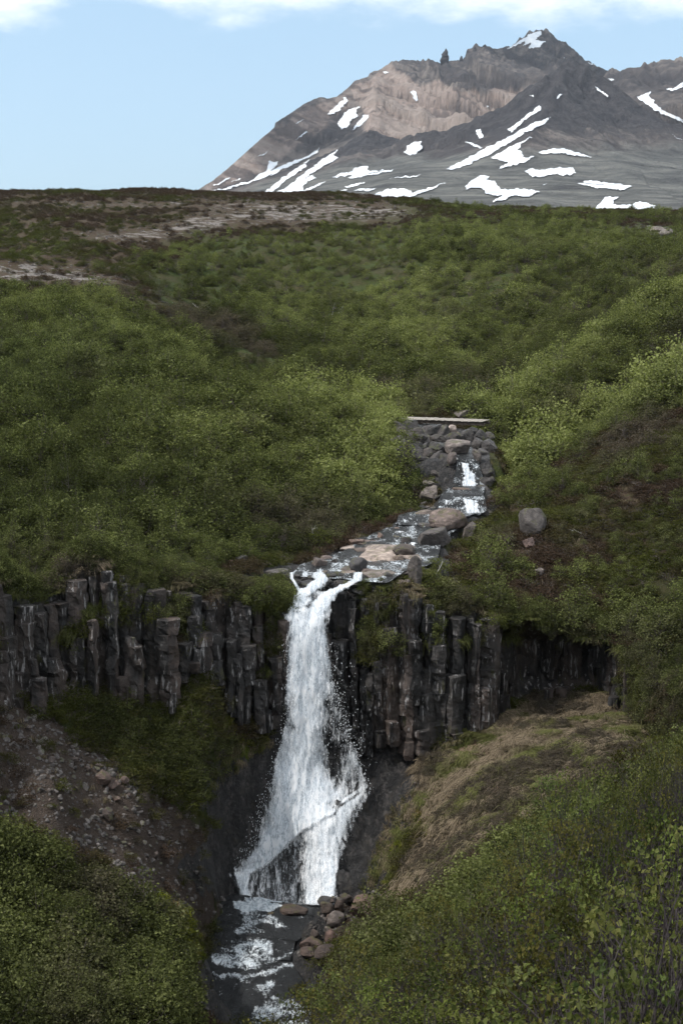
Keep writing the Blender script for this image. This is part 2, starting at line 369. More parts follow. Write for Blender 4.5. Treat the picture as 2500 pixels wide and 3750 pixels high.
LO = [(a, b, float(rimY(u)) - float(baseOff(u)), .1) for (a, b), u in zip(BASE, [float(p[0] / (p[1] + C0)) for p in [at(a, b, np.interp(a, [r[0] for r in RIM], [r[2] for r in RIM])) for a, b in BASE]])] + [
 (100, 2720, 66, .2), (400, 2700, 70.5, .3), (800, 2720, 73.8, .3), (1000, 2710, 76.6, .2), (200, 2900, 62, .1), (500, 2900, 67.5, .1), (700, 2900, 71, .3), (880, 2850, 75, 0),
 (0, 3000, 60, .5), (300, 3050, 62, .2), (600, 3100, 67, .1), (800, 3050, 72, 0), (0, 3300, 53, .9), (300, 3300, 56, .9), (600, 3350, 61.5, .3), (760, 3300, 67.5, 0),
 (0, 3700, 45, .9), (400, 3700, 48, .9), (650, 3700, 54, .3), (760, 3550, 63, 0), (900, 3320, 71.6, 0), (1150, 3310, 71.8, 0), (900, 3480, 67, 0), (1100, 3480, 67, 0), (950, 3700, 61.5, 0), (1090, 3720, 61, 0),
 (1130, 3270, 72.8, 0), (1130, 3150, 74, 0), (1150, 3000, 75.4, 0), (1150, 2800, 77.6, 0), (1200, 2740, 77.9, 0), (1300, 3100, 74.6, 0), (1400, 2900, 77.2, 0), (1500, 2770, 78.2, 0), (840, 3190, 73.2, 0), (960, 3000, 75, 0), (1000, 2850, 76.6, 0),
 (1370, 3330, 69, 0), (1500, 3150, 70, .1), (1600, 3000, 71, .1), (1800, 2850, 70.5, .1), (2100, 2750, 71, .1), (2300, 2760, 68, .1), (2500, 2850, 58, .8), (2000, 2980, 62, .6), (2300, 3050, 48, 1),
 (2500, 3100, 37, 1.1), (1800, 3180, 55, .8), (2100, 3300, 37, 1.1), (2400, 3380, 23, 1.2), (1500, 3380, 58, .5), (1700, 3490, 40, 1), (2000, 3620, 24, 1.2), (1330, 3480, 62, .2), (1400, 3700, 38, 1.),
 (1700, 3760, 25, 1.2), (1230, 3700, 55, .3), (2200, 3800, 15, 1.4), (2500, 3760, 10, 1.3), (2900, 2900, 50, 1), (2900, 3300, 24, 1)]
def fit_cp(L, extra=()):
    P = np.array([at(a, b, c) - np.array([0, 0, h]) for a, b, c, h in L] + [list(e) for e in extra])
    U = uv_of(P); return tps_fit(U, P[:, 2] / (P[:, 1] + C0))
fU = fit_cp(UP)
fL = fit_cp(LO, [(0, 0, -1.7), (4, 0, -1.5), (-6, 0, -2.4), (0, -8, -.8), (6, -8, -.8), (-7, -8, -1.6), (0, 12, -7.8), (-8, 14, -10.5), (-16, 27, -17.5), (0, 28, -16.2), (0, 42, -24), (-28, 30, -17), (12, 12, -5), (-3, 48, -27.5)])
STREAM = [(1235, 2128, 79.7), (1290, 2085, 82), (1400, 2050, 85), (1430, 2030, 87), (1470, 1985, 90.5), (1530, 1950, 93.5), (1560, 1935, 94.5), (1575, 1895, 95.5), (1640, 1880, 98), (1690, 1872, 99.4), (1692, 1815, 100.4),
          (1715, 1782, 103.4), (1712, 1684, 104.6), (1690, 1650, 108), (1640, 1600, 115), (1575, 1560, 120), (1585, 1548, 122.5)]
SP = at(*np.array(STREAM, float).T)
def stream_info(X, Y):
    d, p = polydist(X, Y, SP[:, :2]); return d, p, np.interp(p, np.arange(len(SP)), SP[:, 2])
LSTR = np.array([at(985, 3300, 72.3), at(960, 3330, 71.5), at(900, 3440, 68.5), at(890, 3530, 66), at(960, 3640, 63.4), at(1010, 3720, 61.6), at(1080, 3850, 58.5), at(1180, 4100, 52)])

def z_up(X, Y):
    P = np.stack([X, Y], -1); z = tps_eval(fU, uv_of(np.stack([X, Y], -1))) * (Y + C0)
    z = z + .35 * fbm(X / 7, Y / 7, o=3, s=3) + .12 * fbm(X / 1.6, Y / 1.6, o=3, s=9) + sst(Y, 110, 200) * .7 * fbm(X / 16, Y / 16, o=2, s=12)
    z = z + sst(Y, 84, 110) * (1 - sst(Y, 240, 300)) * (.75 * fbm(X / 6, Y / 8, o=2, s=14) + .5 * ridged(X / 11, Y / 16, o=2, s=16))
    d, p, zb = stream_info(X, Y)
    w = np.interp(p, [0, 1, 3, 5, 9, 11, 12.5, 15], [5.5, 4.6, 4.0, 2.6, 2.2, 1.5, 1.1, 1.6])
    dd = d + .6 * noise(X / 1.1, Y / 1.1, s=21)
    k = 1 - sst(dd, w * .8, w * .8 + 1.6)
    bed = zb + .26 * fbm(X / 1.5, Y / 1.1, o=4, s=31) - .12; q_ = bed / .22; bed = .22 * (np.floor(q_) + sst(q_ - np.floor(q_), .7, 1.))
    # ledge that the upper fall drops over and dark headwall left of it
    px, py = proj(np.stack([X, Y, z], -1))
    z = np.where(k > 0, z * (1 - k) + bed * k, z)
    wall = sst(Y, 103.6, 104.6) * (1 - sst(Y, 116, 124)) * sst(X, 2.5, 3.6) * (1 - sst(X, 11.5, 12.5))
    zw = np.interp(Y, [103.6, 104.6, 109, 113, 119, 124], [-13.7, -11.9, -11.6, -11.0, -10.7, -10.4]) + .2 * fbm(X, Y, o=3, s=6)
    z = np.where((d > w * .5), z * (1 - wall) + np.maximum(z, np.minimum(zw + .06 * d, z + 2)) * wall, z)
    # behind the crest the ground falls away to the plain
    far = sst(Y, 380, 900); z = z * (1 - far) + (16 + .005 * Y) * far
    return z
def apron(X, Y, px, py):
    """stepped ledge that crosses the foot of the fall"""
    L = 2890 + (1320 - px) * (300 / 490.)
    m = pip(px, py, [(830, 3300), (800, 3150), (1000, 2850), (1340, 2800), (1370, 2870), (1260, 3290)])
    return np.where(m, .45 * sst(py, L - 10, L + 25) * (1 - sst(py, L + 60, L + 260)), 0)
def z_lo(X, Y):
    z = tps_eval(fL, uv_of(np.stack([X, Y], -1))) * (Y + C0)
    px, py = proj(np.stack([X, Y, z], -1))
    rk = Wt('rock', px, py)
    z = z + .22 * fbm(X / 4, Y / 4, o=3, s=43) + .08 * fbm(X / .9, Y / .9, o=3, s=49)
    z = z + rk * (.85 * ridged(X / 2.6 + Y * .12, Y / 1.7, o=5, s=51) - .5)
    z = z + apron(X, Y, px, py)
    d, p = polydist(X, Y, LSTR[:, :2]); zb = np.interp(p, np.arange(len(LSTR)), LSTR[:, 2])
    w = np.interp(p, [0, 1, 2, 3, 5, 7], [2.6, 2.6, 2.0, 2.0, 2.2, 2.4])
    k = 1 - sst(d + .4 * noise(X / .8, Y / .8, s=61), w * .7, w + .9)
    z = z * (1 - k) + (zb - .32 + .16 * fbm(X / .8, Y / .8, o=3, s=63)) * k
    return z
# zones, surveyed from the photograph once and then fixed to the ground
ZONE = dict(
 rock=[[(730, 2900), (790, 2790), (1000, 2720), (1040, 2630), (1300, 2640), (1560, 2720), (1610, 2780), (1560, 2950), (1530, 3050), (1400, 3250), (1250, 3340), (1180, 3500), (1220, 3780), (760, 3780), (740, 3560), (800, 3440), (820, 3330), (640, 3180), (700, 3110), (770, 3050)]],
 scree=[[(-300, 2560), (80, 2570), (230, 2640), (440, 2830), (640, 2960), (760, 3060), (700, 3140), (810, 3330), (740, 3460), (740, 3560), (780, 3780), (690, 3780), (640, 3560), (470, 3300), (300, 3160), (150, 3080), (-300, 2950)], [(1180, 3290), (1450, 3230), (1480, 3280), (1300, 3480), (1120, 3520)]],
 dry=[[(1560, 2760), (1700, 2690), (1880, 2590), (2050, 2550), (2250, 2570), (2420, 2760), (2380, 2900), (2250, 2960), (1900, 3020), (1700, 3170), (1540, 3300), (1460, 3360), (1480, 3250), (1590, 3100), (1580, 2980), (1540, 2900)], [(1280, 3420), (1360, 3400), (1340, 3460), (1270, 3460)],
      [(2250, 2560), (2480, 2500), (2500, 2700), (2400, 2720)]],
 moss=[[(800, 2640), (1030, 2620), (1020, 2720), (900, 2790), (810, 2780)], [(1280, 2620), (1430, 2640), (1420, 2720), (1300, 2730)], [(1420, 3120), (1560, 2950), (1620, 3000), (1480, 3200), (1380, 3250)],
       [(560, 3260), (680, 3320), (740, 3470), (700, 3560), (620, 3420)]],
 gravel=[[(-400, 960), (200, 965), (360, 1000), (480, 1040), (460, 1065), (300, 1050), (-400, 1030)], [(480, 1090), (600, 1100), (660, 1160), (560, 1140)],
         [(200, 870), (480, 840), (700, 790), (1000, 745), (1500, 760), (1560, 790), (1300, 825), (1000, 815), (780, 850), (420, 890)], [(-300, 735), (1000, 738), (1500, 745), (1000, 765), (300, 762)],
         [(2240, 815), (2400, 825), (2460, 880), (2380, 870)], [(350, 880), (700, 850), (640, 880), (380, 900)]],
 heath=[[(-900, 680), (1400, 690), (1560, 770), (1200, 850), (700, 870), (500, 1000), (620, 1180), (400, 1080), (-900, 1080)], [(1850, 1850), (2100, 1620), (2500, 1500), (2700, 1500), (2700, 2000), (2300, 2200), (1900, 2180), (1850, 2020)],
        [(1900, 3000), (2300, 2950), (2100, 3100), (1700, 3350), (1500, 3400), (1650, 3200)], [(100, 2980), (600, 3100), (640, 3200), (300, 3150)]])
def Wt(zone, px, py, wp=1.0):
    wx = px + wp * 26 * fbm(px / 90., py / 90., o=3, s=71); wy = py + wp * (20 if zone not in ('gravel',) else 7) * fbm(px / 90., py / 90., o=3, s=77)
    m = np.zeros(np.shape(px))
    kx, k = dict(gravel=(3.6, 1.2), heath=(3, 2.5), dry=(2, 2), scree=(2, 2)).get(zone, (1, 1))
    for dx, dy in ((0, 0), (14, 5), (-14, -5), (5, 12), (-5, -12), (9, -8), (-9, 8), (22, 2), (-22, -2), (0, 20)):
        q = np.zeros(np.shape(px), bool)
        for pl in ZONE[zone]: q |= pip(wx + dx * kx, wy + dy * k, pl)
        m = m + q * .1
    return m

NU, NV, NL = 460, 520, 440
u = np.linspace(-.44, .44, NU)
class Grid: pass
def sample(G, X, Y):
    uu = X / (Y + C0); t = G.tt(uu, Y)
    fi = (uu + .44) / .88 * (NU - 1); fj = t * (G.n - 1)
    ok = (fi >= 0) & (fi <= NU - 1) & (fj >= 0) & (fj <= G.n - 1)
    fi = np.clip(fi, 0, NU - 1.001); fj = np.clip(fj, 0, G.n - 1.001); i = fi.astype(int); j = fj.astype(int); a = fi - i; b = fj - j
    Z = G.Z; z = Z[j, i] * (1 - a) * (1 - b) + Z[j, i + 1] * a * (1 - b) + Z[j + 1, i] * (1 - a) * b + Z[j + 1, i + 1] * a * b
    return z, ok
GU = Grid(); GU.n = NV; ry = rimY(u)
# upper: from the rim to the far side of the crest, finer close to the rim
tv = np.linspace(0, 1, NV); GU.T = np.log((1500 + C0) / (ry + C0))
GU.pw = 1.15
YU = (ry[None] + C0) * np.exp((tv ** GU.pw)[:, None] * GU.T[None]) - C0
XU = u[None] * (YU + C0); GU.Z = z_up(XU, YU)
GU.tt = lambda uu, Y: np.clip(np.log(np.maximum((Y + C0), 1e-3) / (np.interp(uu, u, ry) + C0)) / np.interp(uu, u, GU.T), -1, 2).clip(0) ** (1 / GU.pw) - (Y < np.interp(uu, u, ry) - .01) * 5
GL = Grid(); GL.n = NL; by = baseY(u) + .3; GL.T = np.log((by + C0) / (C0 - 9))
tl = np.linspace(0, 1, NL); YL = (by[None] + C0) * np.exp(-(tl ** 1.1)[:, None] * GL.T[None]) - C0
XL = u[None] * (YL + C0); GL.Z = z_lo(XL, YL)
GL.tt = lambda uu, Y: np.clip(-np.log(np.maximum(Y + C0, 1e-3) / (np.interp(uu, u, by) + C0)) / np.interp(uu, u, GL.T), 0, 2) ** (1 / 1.1) - (Y > np.interp(uu, u, by) + .01) * 5
def terr_mesh(name, X, Y, Z, label):
    V = np.stack([X, Y, Z], -1); px, py = proj(V)
    at_ = {z: ('POINT', Wt(z, px, py)) for z in ('rock', 'scree', 'dry', 'moss', 'gravel', 'heath')}
    if name == 'hillside':
        d, p, zb = stream_info(X, Y); w = np.interp(p, [0, 1, 3, 5, 9, 11, 12.5, 15], [5.2, 4.6, 3.8, 2.6, 2.2, 1.8, 1.5, 1.5])
        rk = 1 - sst(d + .8 * noise(X, Y, s=4), w * .8, w + .8)
        hw = pip(px, py, [(1440, 1550), (1620, 1560), (1790, 1580), (1790, 1780), (1640, 1790), (1520, 1720), (1400, 1560)]) * 1.
        gx = np.abs(np.gradient(Z, axis=0)) / (np.abs(np.gradient(Y, axis=0)) + 1e-6)
        at_['rock'] = ('POINT', np.clip(rk + hw, 0, 1)); at_['scree'] = ('POINT', at_['scree'][1] * 0); at_['dry'] = ('POINT', at_['dry'][1] * 0); at_['moss'] = ('POINT', at_['moss'][1] * 0)
    else:
        at_['gravel'] = ('POINT', at_['gravel'][1] * 0); at_['heath'] = ('POINT', np.maximum(at_['heath'][1], (1 - sst(Y, 36, 44)) * (px > 800)))
    me = mesh_np(name, V.reshape(-1, 3), grid_faces(*X.shape), [MAT['ground']], True, at_)
    return tag(obj(name, me), label, None, None, 'structure')
hill = terr_mesh('hillside', XU, YU, GU.Z, 'scrub covered hillside rising behind the waterfall to a flat heath')
gorge = terr_mesh('gorge_slope', XL[::-1], YL[::-1], GL.Z[::-1], 'steep gorge sides of scree, wet rock and dry grass below the cliffs')

_Ys = np.concatenate([np.linspace(3, 60, 230), np.linspace(60.2, 130, 360), np.geomspace(130.5, 420, 300)])
def cast(px, py, which='any'):
    """where the view line of a surveyed pixel meets the land"""
    P = at(np.full(_Ys.shape, px), np.full(_Ys.shape, py), _Ys)
    for G, nm in ((GL, 'lo'), (GU, 'up')):
        if which not in ('any', nm): continue
        z, ok = sample(G, P[:, 0], P[:, 1])
        h = ok & (P[:, 2] <= z)
        h[1:] &= True
        if h.any():
            i = int(np.argmax(h))
            if i and ok[i - 1]:
                a = P[i - 1, 2] - z[i - 1]; b = z[i] - P[i, 2]; f = a / (a + b + 1e-9)
                q = P[i - 1] * (1 - f) + P[i] * f
            else: q = P[i]
            return Vector(q)
    return None
def cast_many(px, py, which='any'):
    out = [cast(a, b, which) for a, b in zip(px, py)]
    return out

# ---------------------------------------------------------------- mountains, three to five kilometres off
def m_mount():
    t = NT('mountain_rock'); p = t.pos(); n1 = t.noise(p, .0035, 8, .62, .5); n2 = t.noise(t.pos((1, 1, .35)), .022, 7, .65)
    n3 = t.noise(t.pos((.5, .5, .22)), .10, 5, .7)
    grey = t.ramp(t.ma('ADD', t.ma('MULTIPLY', n2, .6), t.ma('MULTIPLY', n1, .4)), [(.34, (.030, .028, .033)), (.5, (.085, .075, .073)), (.64, (.19, .165, .15))])
    brown = t.ramp(n2, [(.3, (.15, .115, .098)), (.5, (.26, .205, .178)), (.7, (.38, .31, .275))])
    moss = t.ramp(t.ma('ADD', t.ma('MULTIPLY', t.noise(t.pos((.8, 1, 1)), .016, 7, .7), .7), t.ma('MULTIPLY', n1, .3)), [(.36, (.045, .045, .048)), (.48, (.10, .102, .098)), (.62, (.185, .185, .17))])
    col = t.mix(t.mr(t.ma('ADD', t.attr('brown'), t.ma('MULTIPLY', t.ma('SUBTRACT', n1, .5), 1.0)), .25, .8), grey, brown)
    col = t.mix(t.mr(t.ma('ADD', t.attr('plain'), t.ma('MULTIPLY', t.ma('SUBTRACT', n2, .5), .8)), .35, .75), col, moss)
    col = t.mix(t.mr(t.attr('streak'), .1, .9, 0, .55), col, (.035, .032, .036)); col = t.mix(t.mr(t.attr('streak'), -.1, -.9, 0, .4), col, (.27, .235, .21))
    crag = t.ramp(n3, [(.3, (.018, .018, .022)), (.7, (.075, .07, .073))])
    col = t.mix(t.mr(t.ma('ADD', t.attr('crag'), t.ma('MULTIPLY', t.ma('SUBTRACT', n3, .5), 1.2)), .35, .7), col, crag)
    h = t.ma('ADD', t.ma('MULTIPLY', n2, 1.), t.ma('MULTIPLY', n3, .5))
    return t.done(t.pbr(col, .95, .1, t.bump(h, 1., 26.)))
MAT['mount'] = m_mount(); 
_t = NT('old_snow'); _n = _t.noise(_t.pos((1, .5, 1)), .022, 6, .62)
MAT['snow'] = _t.done(_t.pbr(_t.ramp(_n, [(.32, (.42, .45, .50)), (.45, (.66, .70, .75)), (.62, (.80, .82, .84))]), .7, .3, _t.bump(_n, .3, 3.)))
MAIN = [(560, 900, 3100), (650, 790, 3200), (691, 716, 3300), (782, 660, 3400), (842, 612, 3500), (903, 557, 3600), (964, 503, 3700), (1006, 467, 3750), (1008, 450, 3760), (1061, 418, 3800), (1121, 376, 3900), (1170, 355, 3950),
        (1206, 361, 4000), (1230, 355, 4000), (1267, 327, 4050), (1297, 297, 4100), (1357, 276, 4150), (1412, 242, 4200), (1448, 233, 4250), (1503, 230, 4300), (1560, 228, 4300), (1606, 229, 4300), (1667, 230, 4350),
        (1697, 224, 4350), (1709, 190, 4350), (1733, 176, 4350), (1770, 169, 4380), (1800, 186, 4400), (1848, 183, 4400), (1885, 164, 4420), (1933, 130, 4450), (1972, 113, 4480), (2006, 117, 4500), (2054, 158, 4480), (2103, 194, 4450),
        (2151, 230, 4420), (2200, 257, 4400), (2236, 285, 4400), (2285, 303, 4400), (2321, 303, 4400), (2357, 295, 4350), (2418, 261, 4300), (2454, 236, 4250), (2500, 212, 4200), (2650, 170, 4200), (2900, 260, 4200), (3400, 400, 4200)]
FRONT = [(1640, 625, 2700), (1760, 560, 2820), (1860, 478, 2950), (1915, 432, 3000), (1945, 378, 3050), (1963, 322, 3080), (1994, 287, 3110), (2054, 244, 3150), (2085, 232, 3160), (2115, 240, 3160), (2176, 268, 3150), (2224, 298, 3120),
         (2297, 352, 3080), (2357, 402, 3050), (2500, 486, 2950), (2700, 590, 2800), (3000, 700, 2600)]
SPUR = [(1357, 280, 4140), (1380, 380, 3850), (1340, 500, 3450), (1300, 600, 3000)]
SPUR2 = [(2085, 236, 3155), (1990, 400, 2900), (1930, 520, 2600)]
SPUR3 = [(1733, 190, 4340), (1820, 380, 4000), (1900, 480, 3600)]
def ridge_h(X, Y, pts, L, pln):
    P = at(*np.array(pts, float).T); best = np.full(X.shape, -1e9)
    d, p = polydist(X, Y, P[:, :2]); zr = np.interp(p, np.arange(len(P)), P[:, 2])
    L = np.interp(p, [0, 5, 12, 20], [.30, .42, .8, 1.]) * L if len(pts) > 30 else L
    tw_ = np.interp(p, [0, 6, 14], [.02, .08, .28]) if len(pts) > 30 else .28
    e = np.exp(-d / L) * (1 - tw_) + tw_ * np.exp(-d / (L * 2.6))
    return pln + (zr - pln) * e, d, p
NMU, NMV = 620, 300
mu = np.linspace(-.20, .30, NMU)
mY = np.concatenate([np.linspace(600, 1500, 30), np.linspace(1515, 4700, NMV - 50), np.linspace(4740, 6500, 20)])
MX = mu[None] * (mY[:, None] + C0); MY = np.broadcast_to(mY[:, None], MX.shape).copy()
spx, _ = proj(np.stack([MX, MY, MX * 0 + 300], -1))
elev = np.interp(mY, [600, 1400, 1800, 2400, 3000, 6500], [.025, .058, .068, .080, .088, .050])   # plain, as slope seen from the camera
side = np.interp(spx, [300, 700, 1000, 1500, 2000, 2500], [.4, .62, .82, .95, 1.0, 1.0])
pln = MY * elev[:, None] * side - MY * .013 * sst(1500 - spx, 0, 900)
pln = pln + 9 * fbm(MX / 260, MY / 420, o=4, s=81) * sst(MY, 900, 1500)
hm, dm, pm = ridge_h(MX, MY, MAIN, 760, pln); hf, df, pf = ridge_h(MX, MY, FRONT, 280, pln)
hs, ds, ps = ridge_h(MX, MY, SPUR, 300, pln); hs2, ds2, _q = ridge_h(MX, MY, SPUR2, 150, pln); hs3, ds3, _q = ridge_h(MX, MY, SPUR3, 260, pln)
def smax(a, b, k): 
    h = np.clip(.5 + .5 * (a - b) / k, 0, 1); return b * (1 - h) + a * h + k * h * (1 - h)
H = smax(smax(hm, hs - 8, 25), hs3 - 25, 25); 
D = np.minimum(dm, np.where(hf > H, df, dm)); H = np.where(hf + 10 > H, smax(smax(hf, hs2, 14), H, 6), H)
rel = np.clip((H - pln) / 300, 0, 1)
gl = ridged(MX / 130 + .6 * noise(MX / 300, MY / 300, s=90), MY / 420, o=4, s=91)
D = np.minimum(dm, df)
rid_ = np.where(hf > hm, fbm(pf * 3.2, df / 260., o=3, s=160, g=.6), fbm(pm * 3.0, dm / 420., o=3, s=165, g=.6))
H = H - rel * sst(D, 20, 200) * 16 * rid_
H = H + rel * sst(D, 20, 320) * ((14 + 14 * sst(spx, 1100, 1500)) * gl) + sst(rel, .02, .3) * 7 * fbm(MX / 38, MY / 38, o=3, s=95) * sst(D, 0, 60)
H = H + sst(rel, .35, .8) * (1 - sst(D, 30, 240)) * 9 * ridged(MX / 32, MY / 60, o=3, s=99) * sst(spx, 1000, 1600)
_cap = at(spx, np.interp(spx, [a[0] for a in MAIN], [a[1] for a in MAIN]) + 1.5 * noise(spx / 9., 0.7, s=190), MY)[..., 2]
H = np.where((spx < 1350) & (MY > 1500), np.minimum(H, _cap), H)
MV = np.stack([MX, MY, H], -1); mpx, mpy = proj(MV)
wx = mpx + 30 * fbm(mpx / 80, mpy / 80, o=3, s=101); wy = mpy + 22 * fbm(mpx / 80, mpy / 80, o=3, s=103)
def soft(polys, wx, wy):
    m = np.zeros(wx.shape)
    for dx, dy in ((0, 0), (16, 8), (-16, -8), (8, -14), (-8, 14)):
        q = np.zeros(wx.shape, bool)
        for pl in polys: q |= pip(wx + dx, wy + dy, pl)
        m += q * .2
    return m
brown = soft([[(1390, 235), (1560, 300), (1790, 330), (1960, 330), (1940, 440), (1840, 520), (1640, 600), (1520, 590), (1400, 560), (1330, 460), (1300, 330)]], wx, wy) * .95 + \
        soft([[(700, 700), (1000, 450), (1250, 350), (1330, 300), (1290, 420), (1000, 600), (800, 710)]], wx, wy) * .6 + soft([[(2150, 260), (2350, 380), (2400, 500), (2200, 400)], [(2380, 290), (2600, 180), (2600, 300), (2400, 330)]], wx, wy) * .38  # brown rock colour, its sunlit patch painted in brighter
crag = soft([[(1540, 150), (2250, 80), (2300, 320), (2000, 300), (1900, 290), (1760, 280), (1660, 260), (1560, 240)], [(1900, 440), (1930, 320), (2050, 215), (2240, 280), (2480, 460), (2350, 540), (2120, 560), (2000, 500)], [(1250, 280), (1340, 290), (1260, 480), (1180, 500), (1150, 420)], [(1350, 400), (1500, 470), (1480, 520), (1350, 480)]], wx, wy) * .65 * (1 - .6 * brown)  # dark crag rock, with the shadow on the ridge put into the colour
plain = 1 - sst(rel, .04, .30)
useF = hf > hm
stk = np.where(useF, fbm(pf * 3.2, df / 260., o=4, s=160, g=.65), fbm(pm * 3.0, dm / 420., o=4, s=165, g=.65)) * 1.5 * sst(rel, .05, .3)
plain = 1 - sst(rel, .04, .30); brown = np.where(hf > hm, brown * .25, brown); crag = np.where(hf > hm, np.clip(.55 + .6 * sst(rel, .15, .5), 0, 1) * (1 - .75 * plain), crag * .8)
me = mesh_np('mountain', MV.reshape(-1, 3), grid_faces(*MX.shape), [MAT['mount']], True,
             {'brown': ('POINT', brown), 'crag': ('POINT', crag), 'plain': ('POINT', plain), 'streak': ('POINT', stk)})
mountain = tag(obj('mountain', me), 'rocky brown and grey mountain with snow streaks rising beyond the green hill', None, None, 'structure')
# pinnacles on the skyline
def pinnacle(px, py, hpx, wpx, Y, seed):
    g = np.random.default_rng(seed); b = at(px, py + 14, Y); k = Y / F; Hh = (hpx + 14) * k; W = wpx * k * .5
    n, m = 11, 10; V = []
    for j in range(m):
        f = j / (m - 1)
        for i in range(n):
            a = 2 * math.pi * i / n; r = W * (1 - f) ** .62 * (1 + .28 * g.standard_normal() * (.3 + f)) + W * .05 * (1 - f)
            V.append((b[0] + r * math.cos(a) + W * .15 * math.sin(f * 5 + seed), b[1] + r * math.sin(a), b[2] + Hh * f + g.standard_normal() * Hh * .02))
    V = np.array(V); Fc = []
    for j in range(m - 1):
        for i in range(n): Fc.append((j * n + i, j * n + (i + 1) % n, (j + 1) * n + (i + 1) % n, (j + 1) * n + i))
    me = mesh_np('rock_pinnacle', V, Fc, [MAT['mount']], False, {'crag': ('POINT', np.ones(len(V)))})
    obj('rock_pinnacle', me, mountain)
pinnacle(1629, 229, 47, 34, 4290, 3); pinnacle(1687, 226, 20, 18, 4340, 4); pinnacle(1503, 230, 8, 22, 4290, 5); pinnacle(1712, 205, 20, 16, 4340, 6); pinnacle(1738, 185, 12, 24, 4340, 8); pinnacle(1772, 176, 12, 26, 4370, 9)
SN = [[(505,335),(520,318),(552,295),(555,305),(535,325),(545,320),(515,345),(495,350)], [(525,375),(545,345),(570,328),(590,325),(575,345),(587,352),(570,362),(560,380),(540,392),(533,385)],
 [(568,395),(600,352),(620,350),(605,372),(590,382)], [(745,280),(760,275),(767,300),(760,306),(752,295)], [(725,460),(733,445),(755,430),(775,430),(778,448),(765,465),(740,470)],
 [(940,395),(958,390),(962,418),(950,420)], [(910,430),(925,432),(962,448),(955,453)], [(140,580),(220,560),(270,545),(310,515),(318,485),(325,490),(345,488),(340,500),(320,520),(370,495),(420,480),(470,448),(460,465),(400,495),(330,528),(260,553),(200,570)],
 [(305,583),(350,545),(400,510),(440,485),(425,510),(370,545),(345,568),(325,583)], [(345,583),(400,545),(450,505),(500,470),(525,450),(510,472),(530,478),(490,498),(450,525),(400,560),(375,583)],
 [(375,583),(400,560),(440,535),(450,530),(460,540),(425,555),(420,580)], [(420,580),(450,562),(490,550),(470,562),(440,578)], [(510,540),(530,525),(565,518),(590,505),(615,505),(620,518),(695,515),(640,528),(600,535),(555,542),(570,528)],
 [(145,562),(175,550),(203,536),(200,542),(165,560)], [(200,553),(235,537),(230,543)], [(285,473),(318,458),(300,470)], [(395,378),(428,358),(412,370)], [(400,425),(430,398),(435,402),(415,415)],
 [(850,515),(900,490),(950,462),(1000,435),(1060,405),(1110,375),(1165,357),(1150,372),(1100,398),(1040,435),(980,470),(930,495),(890,510)], [(1038,392),(1070,370),(1110,340),(1137,320),(1135,335),(1090,365),(1050,400)],
 [(985,480),(1030,455),(1060,440),(1120,410),(1080,435),(1070,455),(1090,478),(1120,474),(1080,495),(1010,512),(1040,492)], [(1130,465),(1170,450),(1210,450),(1290,475),(1250,473),(1200,463),(1150,467)],
 [(1090,518),(1110,512),(1140,515),(1200,508),(1235,510),(1245,525),(1200,535),(1190,525),(1150,535),(1110,537)], [(1250,555),(1290,547),(1360,558),(1415,563),(1390,577),(1350,573),(1290,568)],
 [(910,572),(925,550),(960,530),(985,535),(975,545),(1000,550),(1020,575),(1090,573),(1135,583),(1100,597),(1060,595),(1020,610),(990,612),(1020,595),(975,588),(960,570)], [(1300,632),(1335,598),(1372,598),(1350,620),(1400,625),(1440,612),(1485,625),(1480,636),(1380,636)],
 [(610,600),(670,575),(720,572),(748,578),(745,588),(850,555),(800,578),(745,598),(700,600)], [(573,580),(600,572),(638,572),(620,580)], [(515,585),(555,575),(545,582)],
 [(1035,150),(1080,120),(1105,102),(1132,96),(1140,103),(1125,120),(1150,128),(1135,143),(1100,147),(1115,130),(1085,140),(1088,125),(1060,140)], [(1430,293),(1470,278),(1465,290),(1500,330),(1568,365),(1568,372),(1500,345),(1445,310)],
 [(1515,272),(1550,262),(1568,247),(1568,265),(1530,275)], [(1185,300),(1195,285),(1203,287),(1192,300)], [(1303,262),(1345,290),(1340,293),(1310,272)], [(1280,187),(1305,198),(1300,200)], [(1340,238),(1362,243),(1350,246)],
 [(1530,408),(1568,425),(1550,418)], [(665,218),(672,215),(678,222),(668,225)], [(680,540),(780,530),(740,538)], [(545,565),(610,553),(590,563),(555,570)], [(1203,176),(1210,176),(1208,180)], [(1105,290),(1115,287),(1116,296)], [(973,320),(984,323),(978,327)], [(1140,563),(1160,557),(1150,562)]]
def cast_mount(px, py):
    k = (px - 1250) / F
    Ys = np.linspace(1200, 4650, 700)
    P = at(np.repeat(px[:, None], 700, 1), np.repeat(py[:, None], 700, 1), np.repeat(Ys[None], len(px), 0))
    uu = P[..., 0] / (P[..., 1] + C0); fi = np.clip((uu - mu[0]) / (mu[-1] - mu[0]) * (NMU - 1), 0, NMU - 1.001)
    fj = np.clip(np.interp(P[..., 1], mY, np.arange(len(mY))), 0, len(mY) - 1.001); i = fi.astype(int); j = fj.astype(int); a = fi - i; b = fj - j
    z = H[j, i] * (1 - a) * (1 - b) + H[j, i + 1] * a * (1 - b) + H[j + 1, i] * (1 - a) * b + H[j + 1, i + 1] * a * b
    h = P[..., 2] <= z; hit = h.any(1) & (np.argmax(h, 1) > 0); n = np.argmax(h, 1); r = np.arange(len(px)); n0 = np.maximum(n - 1, 0)
    a0 = P[r, n0, 2] - z[r, n0]; b0 = z[r, n] - P[r, n, 2]; f = np.clip(a0 / (a0 + b0 + 1e-9), 0, 1)
    Q = P[r, n0] * (1 - f)[:, None] + P[r, n] * f[:, None]
    return Q, hit
